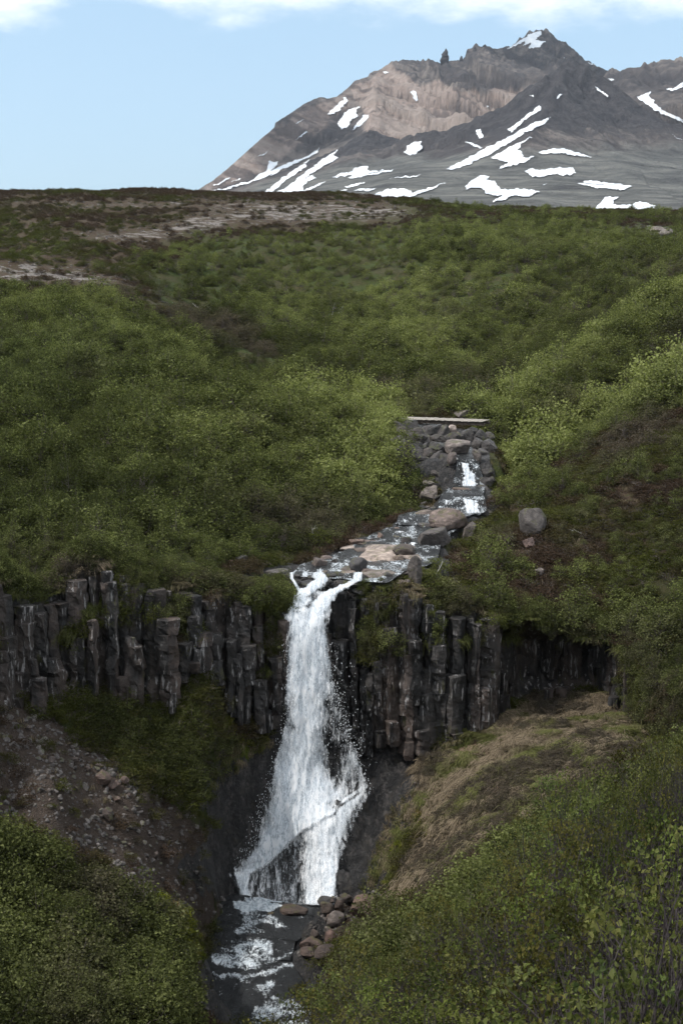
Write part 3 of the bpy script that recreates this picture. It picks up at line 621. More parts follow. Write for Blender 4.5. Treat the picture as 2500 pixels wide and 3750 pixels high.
for q in SN:
    pl = [(600 + x * 1.2118, y * 1.2118) for x, y in q]; xs = [a for a, b in pl]; ys = [b for a, b in pl]
    st = 2.6 if (max(xs) - min(xs)) * (max(ys) - min(ys)) > 1500 else 1.6
    gx = np.arange(min(xs) - 6, max(xs) + 6, st); gy = np.arange(min(ys) - 6, max(ys) + 6, st * .8)
    PX, PY = np.meshgrid(gx, gy); X1, Y1 = PX.ravel(), PY.ravel()
    Q, hit = cast_mount(X1, Y1); Q = Q * (1 - 4.0 / np.linalg.norm(Q, axis=1))[:, None] + [0, 0, 1.2]
    cx = (PX[:-1, :-1] + st / 2); cyy = (PY[:-1, :-1] + st * .4)
    jx = cx + 4.5 * fbm(cx / 14, cyy / 9, o=2, s=120); jy = cyy + 3.0 * fbm(cx / 14, cyy / 9, o=2, s=125)
    keep = pip(jx, jy, pl).ravel(); Fq = grid_faces(*PX.shape); Fq = Fq[keep & hit[Fq].all(1)]
    if len(Fq) == 0: continue
    dd = np.abs(Q[Fq][..., 1].max(1) - Q[Fq][..., 1].min(1)); Fq = Fq[dd < 160]
    if len(Fq) == 0: continue
    us, inv = np.unique(Fq, return_inverse=True)
    obj('snow_patch', mesh_np('snow_patch', Q[us], inv.reshape(-1, 4), [MAT['snow']], True), mountain)

# ---------------------------------------------------------------- basalt cliffs
def up_z(X, Y): return sample(GU, np.asarray(X, float), np.asarray(Y, float))[0]
def lo_z(X, Y): return sample(GL, np.asarray(X, float), np.asarray(Y, float))[0]
NC, NR = 620, 46
cu = np.linspace(-.42, .42, NC); ryc = rimY(cu); byc = baseY(cu)
f = np.linspace(0, 1, NR)[:, None]
def prof(f): return np.clip(f, 0, 1) ** .8
Yw = ryc[None] + .03 - (ryc - byc)[None] * prof(f)
ztop = np.interp(cu, u, GU.Z[0]); Xb = cu * (byc + C0); zbot = np.interp(cu, u, GL.Z[0]) - .15
Zw = ztop[None] * (1 - f) + zbot[None] * f
Xw = cu[None] * (Yw + C0)
rec = sst(rimpx(cu), 1780, 1900) * (1 - sst(rimpx(cu), 2230, 2330))       # undercut bay on the right
Yw = Yw + rec[None] * 2.2 * np.sin(np.pi * np.clip(f, 0, 1)) ** .7
cell = ridged(Xw / 1.1, Zw / 9, o=3, s=141)
mid = np.sin(np.pi * f) ** .5
Yw2 = Yw + mid * (.35 - .32 * cell + .25 * fbm(Xw / 2.5, Zw / 1.1, o=3, s=145))
cut = int(np.argmin(np.abs(rimpx(cu) - 1065)))
lc = empty('basalt_cliff', (-12, 75, -22)); tag(lc, 'dark columnar basalt cliff with pale streaks, left of the waterfall', 'cliff')
rc_ = empty('basalt_cliff', (8, 80, -24)); tag(rc_, 'dark columnar basalt cliff with an undercut bay, right of the waterfall', 'cliff')
def local(V, par): return np.asarray(V) - np.array(par.location)
for par, sl in ((lc, slice(0, cut + 1)), (rc_, slice(cut, NC))):
    V = np.stack([Xw[:, sl], Yw2[:, sl], Zw[:, sl]], -1)
    obj('rock_face', mesh_np('rock_face', local(V.reshape(-1, 3), par), grid_faces(*V.shape[:2])[:, ::-1], [MAT['cliff']], False), par)
def column(par, x, y, z0, z1, r, g, name='rock_column'):
    n0 = int(g.integers(5, 8)); a0 = g.random() * 6.28; an = a0 + (np.arange(n0) + g.normal(0, .13, n0)) * 2 * math.pi / n0; r0 = r * (1 + g.normal(0, .16, n0)); n = n0 * 2
    cx_, cy_ = r0 * np.cos(an), r0 * np.sin(an); mx_, my_ = (cx_ + np.roll(cx_, -1)) / 2, (cy_ + np.roll(cy_, -1)) / 2
    qx, qy = np.stack([cx_, mx_], 1).ravel(), np.stack([cy_, my_], 1).ravel(); rr = np.hypot(qx, qy); ang = np.arctan2(qy, qx); zs = [z0]; z = z0
    lean = g.normal(0, .03, 2); V = []
    rings = []
    bl = z0
    while bl > z1:
        h = .5 + 5.0 * g.random() ** 1.5; e = max(z1, bl - h); k = g.normal(0, .16, 2) * r; s = g.uniform(.78, 1.12); tz = g.normal(0, .10); gv_ = g.uniform(.86, .99)
        nq = max(2, int((bl - e) / .22)); rings.append((bl, gv_ * s, k))
        for q in range(nq): rings.append((bl - .03 - (bl - e - .06) * q / (nq - 1), s * (1 + tz * (q / (nq - 1) - .5)), k))
        bl = e
    for q, m, k in rings:
        jj = g.normal(0, .025, n) * r
        for i in range(n):
            V.append((x + lean[0] * (q - z1) + k[0] + (rr[i] * m + jj[i]) * math.cos(ang[i]), y + lean[1] * (q - z1) + k[1] + (rr[i] * m + jj[i]) * math.sin(ang[i]), q))
    V = np.array(V); wv = .15 * fbm(V[:, 0] / .5, V[:, 1] / .5, V[:, 2] / .8, o=3, s=150) + .07 * ridged(V[:, 0] / .22, V[:, 1] / .22, V[:, 2] / .5, o=2, s=151); V[:, 1] += wv - .16 * np.abs(fbm(V[:, 0] / 1.7, V[:, 2] / 1.3, o=3, s=153)); V[:, 0] += .7 * wv; V = list(map(tuple, V))
    m = len(rings); Fc = []
    for j in range(m - 1):
        for i in range(n): Fc.append((j * n + i, (j + 1) * n + i, (j + 1) * n + (i + 1) % n, j * n + (i + 1) % n))
    c = len(V); V.append((x, y, z0 + .05))
    for i in range(n): Fc.append((i, (i + 1) % n, c, c))
    Fq = [q for q in Fc if q[2] != q[3]]; Ft = [(q[0], q[1], q[2]) for q in Fc if q[2] == q[3]]
    me = bpy.data.meshes.new(name); me.from_pydata([tuple(v) for v in local(V, par)], [], Fq + Ft); me.materials.append(MAT['cliff'])
    o = obj(name, me, par); b = g.uniform(.55, 1.1)
    if g.random() < .22: o.color = (b * 1.75, b * 1.5, b * 1.38, 1)
    else: o.color = (b, b, b, 1)
    return o
g = np.random.default_rng(31)
arc = np.concatenate([[0], np.cumsum(np.hypot(np.diff(Xw[0]), np.diff(ryc)))])
pxr = rimpx(cu); seen = (pxr > -120) & (pxr < 2560)
a = arc[seen][0]
while a < arc[seen][-1] and rimpx(cu[min(int(np.searchsorted(arc, a)), NC - 1)]) < 2340:
    i = int(np.searchsorted(arc, a)); x, ry_, by_ = Xw[0, i], ryc[i], byc[i]; r = .22 + .42 * g.random() ** 1.6
    par = lc if i <= cut else rc_; zt, zb = ztop[i], zbot[i]; rc = rec[i]; hh = zt - zb
    gap = 1060 < pxr[i] < 1300
    lay = 2 if rc < .4 else 1
    for k in range(lay):
        o0 = g.uniform(-.15, .35) + k * g.uniform(.2, .7)
        top = zt - (g.uniform(.25, .9) if k == 0 else g.uniform(.8, hh * .75)) - (g.uniform(1.6, 3.0) if gap else 0)
        bot = zb - .4
        if k == 0 and g.random() < .3: bot = zb + g.uniform(.1, .5) * hh
        fm = .5 * ((zt - top) + (zt - bot)) / hh; yc = ry_ - (ry_ - by_) * min(fm, 1) ** .8 - o0 + rc * 2.4 * math.sin(math.pi * min(max(fm, 0), 1)) ** .7
        if g.random() < .9: column(par, x + g.normal(0, .12), yc, top, bot, r, g)
    if g.random() < .55:      # loose blocks wedged into the foot
        z1 = zb - .3; column(par, x + g.normal(0, .3), by_ - g.uniform(.2, .8), zb + g.uniform(.2, 1.2), z1, r * g.uniform(.7, 1.2), g, 'rock_block')
    a += r * g.uniform(1.05, 1.6)

# ---------------------------------------------------------------- boulders and stones
def ico(sub):
    import bmesh
    bm = bmesh.new(); bmesh.ops.create_icosphere(bm, subdivisions=sub, radius=1)
    V = np.array([v.co[:] for v in bm.verts]); Fc = np.array([[v.index for v in f.verts] for f in bm.faces]); bm.free(); return V, Fc
IV, IF = ico(4); IV3, IF3 = ico(3)
def rock_mesh(seed, mat, flat=False, rnd=.0, lo=False):
    g = np.random.default_rng(seed); V, Fc = (IV3, IF3) if lo else (IV, IF)
    n = int(g.integers(8, 13)); N = g.normal(size=(n, 3)); N /= np.linalg.norm(N, axis=1)[:, None]; hgt = g.uniform(.62, .95, n) if rnd < .5 else g.uniform(.86, 1.05, n)
    if flat: N = np.r_[N, [[.05, -.05, 1], [.0, .1, -1]]]; hgt = np.r_[hgt, [.72, .8]]
    dots = V @ N.T; rad = np.where(dots > .05, hgt[None] / np.maximum(dots, .05), 9)
    sh_ = 85 - 71 * rnd; rad = -np.log(np.exp(-rad * sh_).sum(1)) / sh_
    rad = np.clip(rad, .3, 1.25); rad = rad * (1 + .035 * fbm(V[:, 0] * 2.5, V[:, 1] * 2.5, V[:, 2] * 2.5, o=3, s=seed) + .02 * ridged(V[:, 0] * 6, V[:, 1] * 6, V[:, 2] * 6, o=2, s=seed))
    V = V * rad[:, None]; V /= np.abs(V).max(0)
    return mesh_np('rock', V, Fc, [mat], rnd > .5)
RB = [rock_mesh(200 + i, MAT['boulder'], lo=i > 5) for i in range(12)]; RBF = [rock_mesh(230 + i, MAT['boulder'], True, lo=i > 3) for i in range(8)]
RW = [rock_mesh(260 + i, MAT['wetrock'], lo=i > 4) for i in range(9)]; RR = rock_mesh(299, MAT['boulder'], False, .95); RRW = rock_mesh(298, MAT['wetrock'], False, .95)
def rock_px(pxc, pyc, wp, hp, me, col, label, group=None, name='boulder', cat='boulder', depth=.8, rz=None, which='any', tilt=.0):
    q = cast(pxc, pyc + hp * .42, which)
    if q is None: return None
    Y = q.y; k = Y / F; P = at(pxc, pyc, Y - wp * k * .1)
    o = obj(name, me, None, P, (g.uniform(-.12, .12) + tilt, g.uniform(-.12, .12), g.uniform(0, 6.28) if rz is None else rz))
    W = wp * k * .54; Hh = hp * k * .62
    o.scale = (W, W * depth, Hh) if rz is not None else (W, W * .95, Hh)
    o.color = (*col, 1); tag(o, label, cat, group); return o
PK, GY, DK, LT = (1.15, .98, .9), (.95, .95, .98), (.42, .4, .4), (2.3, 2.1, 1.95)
rock_px(1945, 1918, 108, 100, RR, (.72, .70, .69), 'large rounded grey boulder resting on the brown slope right of the stream')
rock_px(1936, 1993, 48, 42, RB[1], (1.1, .85, .8), 'pinkish stone directly below the large rounded grey boulder')
rock_px(1716, 1951, 60, 72, RB[2], (.95, .9, .85), 'upright grey rock on the right bank beside the lower cascades')
rock_px(1649, 1908, 150, 74, RBF[0], PK, 'broad flat brown rock that splits the stream below the twin cascades', rz=.1)
rock_px(1585, 1968, 126, 54, RBF[1], (.7, .68, .68), 'dark humped rock in mid stream, just below the broad flat brown rock', rz=3.2)
rock_px(1545, 1886, 76, 32, RBF[2], (1.4, 1.25, 1.15), 'low pale slab at the left bank under the small stone ledge', rz=.2)
rock_px(1310, 1988, 72, 26, RBF[3], (1.7, 1.35, 1.2), 'pinkish slab on the left bank under dark bushes', rz=0.)
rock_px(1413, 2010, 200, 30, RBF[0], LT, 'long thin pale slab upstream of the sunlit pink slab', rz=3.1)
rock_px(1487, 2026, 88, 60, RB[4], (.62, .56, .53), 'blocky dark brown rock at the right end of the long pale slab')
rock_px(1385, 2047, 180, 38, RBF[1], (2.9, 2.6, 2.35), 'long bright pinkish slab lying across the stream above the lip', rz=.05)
rock_px(1314, 2072, 72, 54, RR, (.55, .57, .62), 'smooth dark blue grey boulder in front of the bright pinkish slab')
rock_px(1456, 2053, 68, 38, RB[5], (1.35, 1.15, 1.), 'rounded light brown stone at the right end of the bright pinkish slab')
rock_px(1385, 2108, 136, 36, RBF[2], (1.6, 1.5, 1.42), 'wide pale slab on the waterfall lip, right of the water', rz=.1)
rock_px(1518, 2098, 52, 108, RB[0], (.85, .82, .8), 'tall upright rock wall block right of the lip slabs', rz=.3)
rock_px(1224, 2063, 38, 34, RB[3], (.6, .57, .55), 'dark rounded stone in shallow water left of the smooth blue grey boulder')
rock_px(1168, 2070, 62, 48, RB[1], (.95, .85, .8), 'brown boulder on the left bank just above the waterfall lip')
rock_px(1190, 2046, 60, 22, RBF[4], (1.5, 1.3, 1.2), 'flat pinkish stone behind the brown boulder at the left bank', rz=0.)
rock_px(1362, 2132, 40, 18, RBF[5], LT, 'small pale stone in front of the wide lip slab')
rock_px(1192, 2100, 30, 20, RR, (1.1, 1., .95), 'small tan stone at the left of the waterfall lip')
rock_px(1419, 1515, 48, 26, RB[2], (1.9, 1.4, 1.3), 'pinkish rock beside the left end of the footbridge')
rock_px(1692, 1518, 66, 34, RB[3], (1.2, 1.15, 1.1), 'grey rock behind the right part of the footbridge')
rock_px(1738, 1522, 34, 26, RB[4], (.9, .85, .82), 'small grey rock behind the right end of the footbridge')
rock_px(1678, 1636, 104, 48, RBF[3], (1.5, 1.4, 1.35), 'tilted grey slab resting above the upper waterfall', rz=.5, tilt=.15)
rock_px(1650, 1682, 40, 46, RB[6], (1.1, 1., .96), 'wedge shaped grey rock left of the upper waterfall crest')
rock_px(1745, 1668, 34, 44, RB[7], (.9, .85, .82), 'upright rock right of the upper waterfall crest')
rock_px(1574, 1812, 72, 60, RB[3], (1.15, 1.08, 1.02), 'grey knobbly rock left of the twin cascades')
rock_px(1572, 1775, 52, 24, RBF[6], (1.3, 1.25, 1.2), 'flat topped rock below the dark stone wall, left bank')
rock_px(1700, 1797, 110, 20, RBF[1], (1.1, .9, .8), 'low brown rock shelf at the foot of the upper waterfall', rz=0.)
rock_px(1970, 2094, 48, 24, RBF[7], (1.5, 1.4, 1.35), 'light flat stone in the scrub above the right cliff')
rock_px(1860, 1990, 24, 14, RB[8], (1.2, .85, .75), 'small reddish stone in the brown scrub left of the large boulder')
rock_px(891, 2049, 56, 34, RW[1], (1.2, 1.2, 1.3), 'dark rock half hidden in the scrub above the left cliff')
rock_px(1011, 2098, 84, 30, RBF[2], (1.05, 1.05, 1.05), 'flat grey rock on the turf left of the waterfall lip', rz=.0)
rock_px(2445, 855, 60, 30, RB[9], (1.4, 1.35, 1.3), 'pale broken outcrop high on the far right hillside', which='up')
rock_px(2400, 838, 60, 16, RBF[4], (1.8, 1.7, 1.65), 'pale flat rocks left of the hillside outcrop', which='up', rz=.1)
# broken ledge along the lip
lg_ = empty('rock_ledge', at(1230, 2140, 79.4)); tag(lg_, 'wet black ledge of broken slabs along the lip of the main waterfall', 'rock ledge')
for x1 in list(range(1052, 1160, 20)) + list(range(1190, 1262, 18)) + list(range(1318, 1420, 20)):
    for y1, Yd in ((2118 + g.uniform(-8, 8), 80.3), (2140 + g.uniform(-8, 10), 79.5), (2170 + g.uniform(-10, 14), 79.2)):
        wd = g.uniform(26, 58); k = Yd / F; me = (RW + RBF[4:])[int(g.integers(len(RW) + 4))]
        o = obj('slab', me, lg_, Vector(at(x1 + g.normal(0, 6), y1, Yd + g.normal(0, .15))) - lg_.location, (g.uniform(-.2, .2), g.uniform(-.2, .2), g.uniform(0, 6.28))); o.scale = (wd * k * .55, wd * k * .5, wd * k * g.uniform(.2, .38)); b = g.uniform(.6, 1.2) * (1. if me in RW else .35); o.color = (b, b, b, 1)
# gorge floor
rock_px(1337, 3332, 128, 92, RB[0], (1.1, .82, .68), 'largest reddish brown boulder on the right edge of the pool', 'boulders beside the pool')
rock_px(1229, 3367, 66, 50, RR, (.95, .88, .84), 'rounded grey brown boulder in front of the pool boulders')
rock_px(1194, 3324, 58, 46, RB[5], (.7, .6, .54), 'dark brown boulder at the pool edge, left of the boulder pile')
rock_px(1196, 3298, 72, 28, RW[2], (.9, .9, .9), 'black wet rock at the foot of the right strand of the waterfall')
rock_px(1240, 3315, 46, 48, RB[7], (.75, .62, .55), 'upright brown boulder in the middle of the pool pile')
rock_px(1266, 3286, 44, 34, RB[8], (.55, .48, .44), 'dark boulder at the back of the pool pile')
rock_px(1086, 3340, 122, 44, RBF[3], (.55, .44, .38), 'wide flat brown rock lying in the pool', rz=.1)
rock_px(1000, 3350, 54, 20, RBF[5], (.6, .45, .38), 'low brown rock at the left of the wide flat pool rock')
rock_px(1136, 3452, 92, 46, RB[3], (.95, .74, .66), 'reddish boulder beside the dark channel below the pool')
rock_px(1212, 3436, 52, 50, RB[6], (.95, .68, .6), 'red brown pointed boulder above the lower boulder group')
rock_px(1196, 3496, 92, 62, RB[2], (.62, .52, .48), 'large dark boulder lowest of the bank group, above the birch leaves')
rock_px(1124, 3488, 56, 34, RB[4], (.7, .56, .5), 'brown boulder left of the large dark boulder by the channel')
rock_px(1149, 3420, 44, 32, RB[9], (.6, .5, .45), 'brown stone at the top left of the lower boulder group')
rock_px(1240, 3595, 66, 54, RB[10], (.8, .78, .78), 'grey boulder half hidden behind the birch branches')
rock_px(1275, 3362, 34, 20, RB[11], (.6, .5, .46), 'small brown stone between the rounded and the largest pool boulders')
rock_px(1200, 3404, 34, 22, RB[5], (.9, .85, .8), 'small grey stone between the two boulder groups')
# scree
for a in [(373, 2847, 68, 50, 'largest reddish block on the left scree slope'), (415, 2873, 44, 28, 'stone just below the largest reddish scree block'), (460, 2858, 34, 30, 'stone right of the largest reddish scree block'),
          (269, 2783, 32, 20, 'brown stone midway up the scree slope'), (189, 2782, 36, 18, 'flat grey stone high on the scree slope'), (365, 2806, 34, 16, 'flat stone just above the largest scree block'), (398, 2982, 42, 46, 'triangular slab standing on the lower scree'),
          (427, 2923, 30, 18, 'red stone below the largest scree block'), (323, 2815, 26, 16, 'small dark stone left of the flat scree stone'), (572, 3131, 22, 22, 'pale stone low on the dark scree'), (551, 3235, 32, 20, 'dark stone at the scree edge above the dry grass'),
          (348, 3155, 22, 14, 'pale stone under the scree at the bush edge'), (104, 2664, 24, 16, 'grey stone at the top of the scree'), (686, 2860, 30, 24, 'pale stone in the grass above the gorge'), (1520, 2868, 26, 14, 'pale stone at the right edge of the wet rock')]:
    rock_px(a[0], a[1], a[2], a[3], RB[int(g.integers(12))], (1.0, .78, .7) if 'red' in a[4] else (.72, .63, .58), a[4], name='stone', cat='stone')
def scatter_rocks(n, region, wr, mes, cols, label, group, which='any', name='stone', cat='stone', hr=(.45, .8)):
    k = 0; xs = [p[0] for p in region]; ys = [p[1] for p in region]
    for _ in range(n * 6):
        if k >= n: break
        x, y = g.uniform(min(xs), max(xs)), g.uniform(min(ys), max(ys))
        if not pip(np.array([x]), np.array([y]), region)[0]: continue
        wd = wr[0] + (wr[1] - wr[0]) * g.random() ** 2.2; c = cols[int(g.integers(len(cols)))]; b = g.uniform(.8, 1.2)
        lum, red = sum(c) / 3 * b, c[0] / c[2]; tone = ('pale' if lum > 1.35 else 'mid toned' if lum > .75 else 'dark') + (' pinkish' if red > 1.2 else ' brown' if red > 1.08 else ' grey')
        fx, fy = (x - min(xs)) / (max(xs) - min(xs)), (y - min(ys)) / (max(ys) - min(ys)); size = 'large' if wd > .6 * wr[1] else 'medium' if wd > .3 * wr[1] else 'tiny'
        spot = ['upper', 'middle', 'lower'][min(2, int(fy * 3))] + ' ' + ['left', 'centre', 'right'][min(2, int(fx * 3))]
        if rock_px(x, y, wd, wd * g.uniform(*hr), mes[int(g.integers(len(mes)))], tuple(q * b for q in c), size + ' ' + tone + ' ' + label + ', ' + spot, group, name, cat, which=which): k += 1
ow = empty('rock_outcrop', at(1560, 1760, 104)); tag(ow, 'dark wall of angular stone blocks left of the upper waterfall', 'rock outcrop')
wp_ = [(1440, 1555), (1600, 1560), (1640, 1590), (1680, 1640), (1675, 1790), (1610, 1795), (1530, 1740), (1470, 1640)]
for yy in range(1560, 1800, 26):
    for xx in range(1430, 1700, 34):
        x1, y1 = xx + g.normal(0, 9), yy + g.normal(0, 7)
        if not pip(np.array([x1]), np.array([y1]), wp_)[0]: continue
        Yd = np.interp(y1, [1560, 1640, 1700, 1790], [115, 107.5, 105.6, 104.4]) + g.normal(0, .25) + (1.0 if y1 > 1740 and x1 > 1590 else 0)
        wd = g.uniform(44, 92); k = Yd / F; me = (RW + RB[6:])[int(g.integers(len(RW) + 6))]; P = Vector(at(x1, y1, Yd)) - ow.location
        o = obj('rock_block', me, ow, P, (g.uniform(-.3, .3), g.uniform(-.3, .3), g.uniform(0, 6.28))); o.scale = (wd * k * .55, wd * k * .5, wd * k * g.uniform(.32, .5))
        b = g.uniform(.5, 1.1) * (.62 if me not in RW else 1.5); o.color = (b, b * .96, b * .94, 1)
ow2 = empty('rock_outcrop', at(1770, 1760, 103)); tag(ow2, 'dark rocky bank of broken blocks right of the upper waterfall', 'rock outcrop')
for x1, y1 in [(1765, 1700), (1780, 1735), (1775, 1770), (1790, 1690), (1800, 1760), (1760, 1660), (1785, 1640), (1765, 1800), (1790, 1830), (1775, 1850), (1760, 1600), (1730, 1590), (1790, 1600), (1745, 1625), (1715, 1600), (1770, 1880)]:
    Yd = np.interp(y1, [1590, 1700, 1790, 1880], [113, 105, 103.2, 99.5]); wd = g.uniform(36, 70); k = Yd / F; me = RW[int(g.integers(len(RW)))]
    o = obj('rock_block', me, ow2, Vector(at(x1, y1, Yd)) - ow2.location, (g.uniform(-.3, .3), g.uniform(-.3, .3), g.uniform(0, 6.28))); o.scale = (wd * k * .5, wd * k * .5, wd * k * .45); b = g.uniform(.8, 1.7); o.color = (b, b * .96, b * .94, 1)
scatter_rocks(22, [(1440, 1545), (1600, 1535), (1760, 1540), (1700, 1600), (1600, 1570), (1480, 1570)], (14, 48), RB, [PK, GY, LT], 'stone below the footbridge', 'stones below the footbridge', 'up')
scatter_rocks(18, [(1520, 1830), (1600, 1780), (1620, 1850), (1590, 1890), (1540, 1880)], (14, 44), RB + RW, [PK, GY, DK], 'stone beside the twin cascades', 'stones beside the twin cascades', 'up')
scatter_rocks(34, [(1240, 2010), (1330, 1975), (1450, 1950), (1560, 1960), (1530, 2020), (1530, 2130), (1340, 2135), (1200, 2100)], (36, 110), RBF, [PK, LT, (1.5, 1.3, 1.2), (.8, .75, .72)], 'flat slab of the stepped bed above the lip', 'flat slabs of the stepped stream bed', 'up', hr=(.16, .3))
scatter_rocks(16, [(1600, 1860), (1700, 1890), (1640, 1930), (1560, 1930)], (30, 80), RBF, [GY, DK, PK], 'wet slab below the twin cascades', 'flat slabs below the twin cascades', 'up', hr=(.2, .35))
scatter_rocks(44, [(1250, 2000), (1400, 1940), (1700, 1900), (1720, 1960), (1560, 2010), (1540, 2080), (1540, 2130), (1330, 2140), (1060, 2120), (1140, 2060)], (10, 46), RB + RBF + RW[:3], [PK, GY, LT, DK, (1.5, 1.2, 1.05)], 'stone in the shallows above the lip', 'loose stones above the waterfall lip', 'up')
scatter_rocks(24, [(1440, 2120), (1530, 2120), (1530, 2190), (1400, 2170)], (12, 34), RBF, [LT, PK, (1.3, 1.2, 1.15)], 'slab at the right cliff edge', 'thin slabs stacked at the cliff edge')
scatter_rocks(34, [(1180, 3290), (1460, 3240), (1480, 3270), (1330, 3400), (1280, 3470), (1240, 3560), (1120, 3510), (1200, 3420)], (12, 44), RB, [(.8, .66, .58), (.6, .52, .48), (.9, .85, .82)], 'stone on the bank below the pool', 'loose stones on the right bank of the pool', 'lo')
scatter_rocks(30, [(770, 3340), (1090, 3345), (1100, 3480), (1060, 3560), (1080, 3740), (880, 3740), (760, 3560), (770, 3450)], (18, 60), RW, [(1.2, 1.15, 1.1), (.7, .68, .66), (1.6, 1.45, 1.35)], 'rock in the channel below the pool', 'wet rocks in the channel below the pool', 'lo', 'rock', 'rock', (.22, .4))
scatter_rocks(60, [(60, 2620), (230, 2700), (520, 2900), (740, 3080), (780, 3300), (600, 3250), (400, 3080), (200, 2960), (60, 2760)], (8, 24), RB, [(.8, .66, .6), (.6, .55, .52), (1.0, .92, .88)], 'stone on the left scree slope', 'small stones on the scree slope', 'lo')

# ---------------------------------------------------------------- footbridge
br = empty('footbridge', at(1615, 1545, 119.5)); tag(br, 'narrow weathered plank footbridge across the stream above the upper waterfall', 'footbridge')
A, B = Vector(at(1442, 1530, 122)), Vector(at(1778, 1542, 117)); dr = (B - A); LN = dr.length; dr.normalize(); sd_ = Vector((dr.y, -dr.x, 0)).normalized()
upv = Vector((0, 0, 1)); tl_ = math.atan2(dr.z, math.hypot(dr.x, dr.y)); rzb = math.atan2(dr.y, dr.x)
import bmesh
def box_mesh(name, sx, sy, sz, mat, bev=.01):
    bm = bmesh.new(); bmesh.ops.create_cube(bm, size=1); bmesh.ops.scale(bm, vec=(sx, sy, sz), verts=bm.verts)
    if bev: bmesh.ops.bevel(bm, geom=bm.edges[:], offset=bev, segments=1, affect='EDGES')
    me = bpy.data.meshes.new(name); bm.to_mesh(me); bm.free(); me.materials.append(mat); return me
plk = [box_mesh('plank', .165, w_, .045, MAT['wood']) for w_ in (1.25, 1.32, 1.2)]
bmm = box_mesh('beam', LN + .3, .12, .2, MAT['beam'])
M0 = br.location
npl = int(LN / .2)
for i in range(npl):
    P = A + dr * (LN * (i + .5) / npl) + sd_ * g.normal(0, .02) + Vector((0, 0, .02 + g.normal(0, .006)))
    o = obj('plank', plk[i % 3], br, P - M0, (.08 + g.normal(0, .012), -tl_, rzb + g.normal(0, .012)))
for s in (-.42, .42):
    obj('beam', bmm, br, (A + B) / 2 + sd_ * s + Vector((0, 0, -.11 - .1 + .046 * (1 if s < 0 else -1))) - M0, (0, -tl_, rzb))

# ---------------------------------------------------------------- water
def sheet(name, rows, Yf, dens, par, layers=3, nx=90, ny=260, amp=.12, off=.12, sd=0, sm=0):
    rows = sorted(rows); ys = [r[0] for r in rows]
    for l in range(layers):
        py = np.linspace(ys[0], ys[-1], ny)[:, None] * np.ones((1, nx)); L = np.interp(py, ys, [r[1] for r in rows]); Rr = np.interp(py, ys, [r[2] for r in rows])
        px = L + (Rr - L) * np.linspace(0, 1, nx)[None]
        Y = Yf(px, py)
        for _ in range(sm): Y[1:-1] = (Y[:-2] + Y[1:-1] + Y[2:]) / 3
        Y = Y - off * l
        P = at(px, py, Y); P[..., 1] -= amp * fbm(P[..., 0] / .5, P[..., 2] / 1.6, o=3, s=300 + l + sd)
        d = dens(px, py, L, Rr) - .16 * l
        me = mesh_np(name, P.reshape(-1, 3), grid_faces(ny, nx)[:, ::-1], [MAT['fall']], True, {'dens': ('POINT', d)})
        uvl = me.uv_layers.new(name='flow'); li = np.empty(len(me.loops), np.int32); me.loops.foreach_get('vertex_index', li)
        dx = np.diff(P, axis=0, prepend=P[:1]); s = np.cumsum(np.linalg.norm(dx, axis=-1), 0).mean(1, keepdims=True) * np.ones((1, nx))
        UVv = np.stack([P[..., 0] + 7.3 * l + sd, -s + 3.1 * l], -1).reshape(-1, 2)
        uvl.data.foreach_set('uv', UVv[li].astype(np.float32).ravel())
        me.vertices.foreach_set('co', local(P.reshape(-1, 3), par).astype(np.float32).ravel())
        obj(name, me, par)
# lookup of the gorge ground and stream bed along the view line
gx_ = np.arange(760, 1420, 12.); gy_ = np.arange(2480, 3360, 12.)
CT_ = np.array([[(lambda q: q.y if q is not None else 99.)(cast(a_, b_, 'lo')) for a_ in gx_] for b_ in gy_])
CT_ = np.where(CT_ > 85, 79.5, CT_)
for _ in range(5):
    CT_[1:-1, 1:-1] = (CT_[1:-1, 1:-1] * 2 + CT_[:-2, 1:-1] + CT_[2:, 1:-1] + CT_[1:-1, :-2] + CT_[1:-1, 2:]) / 6
def bil(px, py):
    fi = np.clip((px - gx_[0]) / 12, 0, len(gx_) - 1.01); fj = np.clip((py - gy_[0]) / 12, 0, len(gy_) - 1.01); i = fi.astype(int); j = fj.astype(int); a = fi - i; b = fj - j
    return CT_[j, i] * (1 - a) * (1 - b) + CT_[j, i + 1] * a * (1 - b) + CT_[j + 1, i] * (1 - a) * b + CT_[j + 1, i + 1] * a * b
def Y_main(px, py):
    free = np.interp(py, [2090, 2130, 2200, 2300, 2700, 3300], [80.2, 79.1, 78.2, 77.4, 76.7, 76.4])
    return np.minimum(free, bil(px, py) - .16)
SA = ([2100, 2118, 2135, 2160, 2180, 2205, 2240, 2300, 2400], [1165, 1178, 1160, 1132, 1105, 1098, 1082, 1080, 1090]); SB = ([2118, 2128, 2150, 2175, 2200, 2240, 2300, 2400], [1310, 1296, 1250, 1205, 1182, 1160, 1140, 1130]); SC = ([2118, 2125, 2150, 2170, 2190], [1068, 1074, 1088, 1096, 1100])
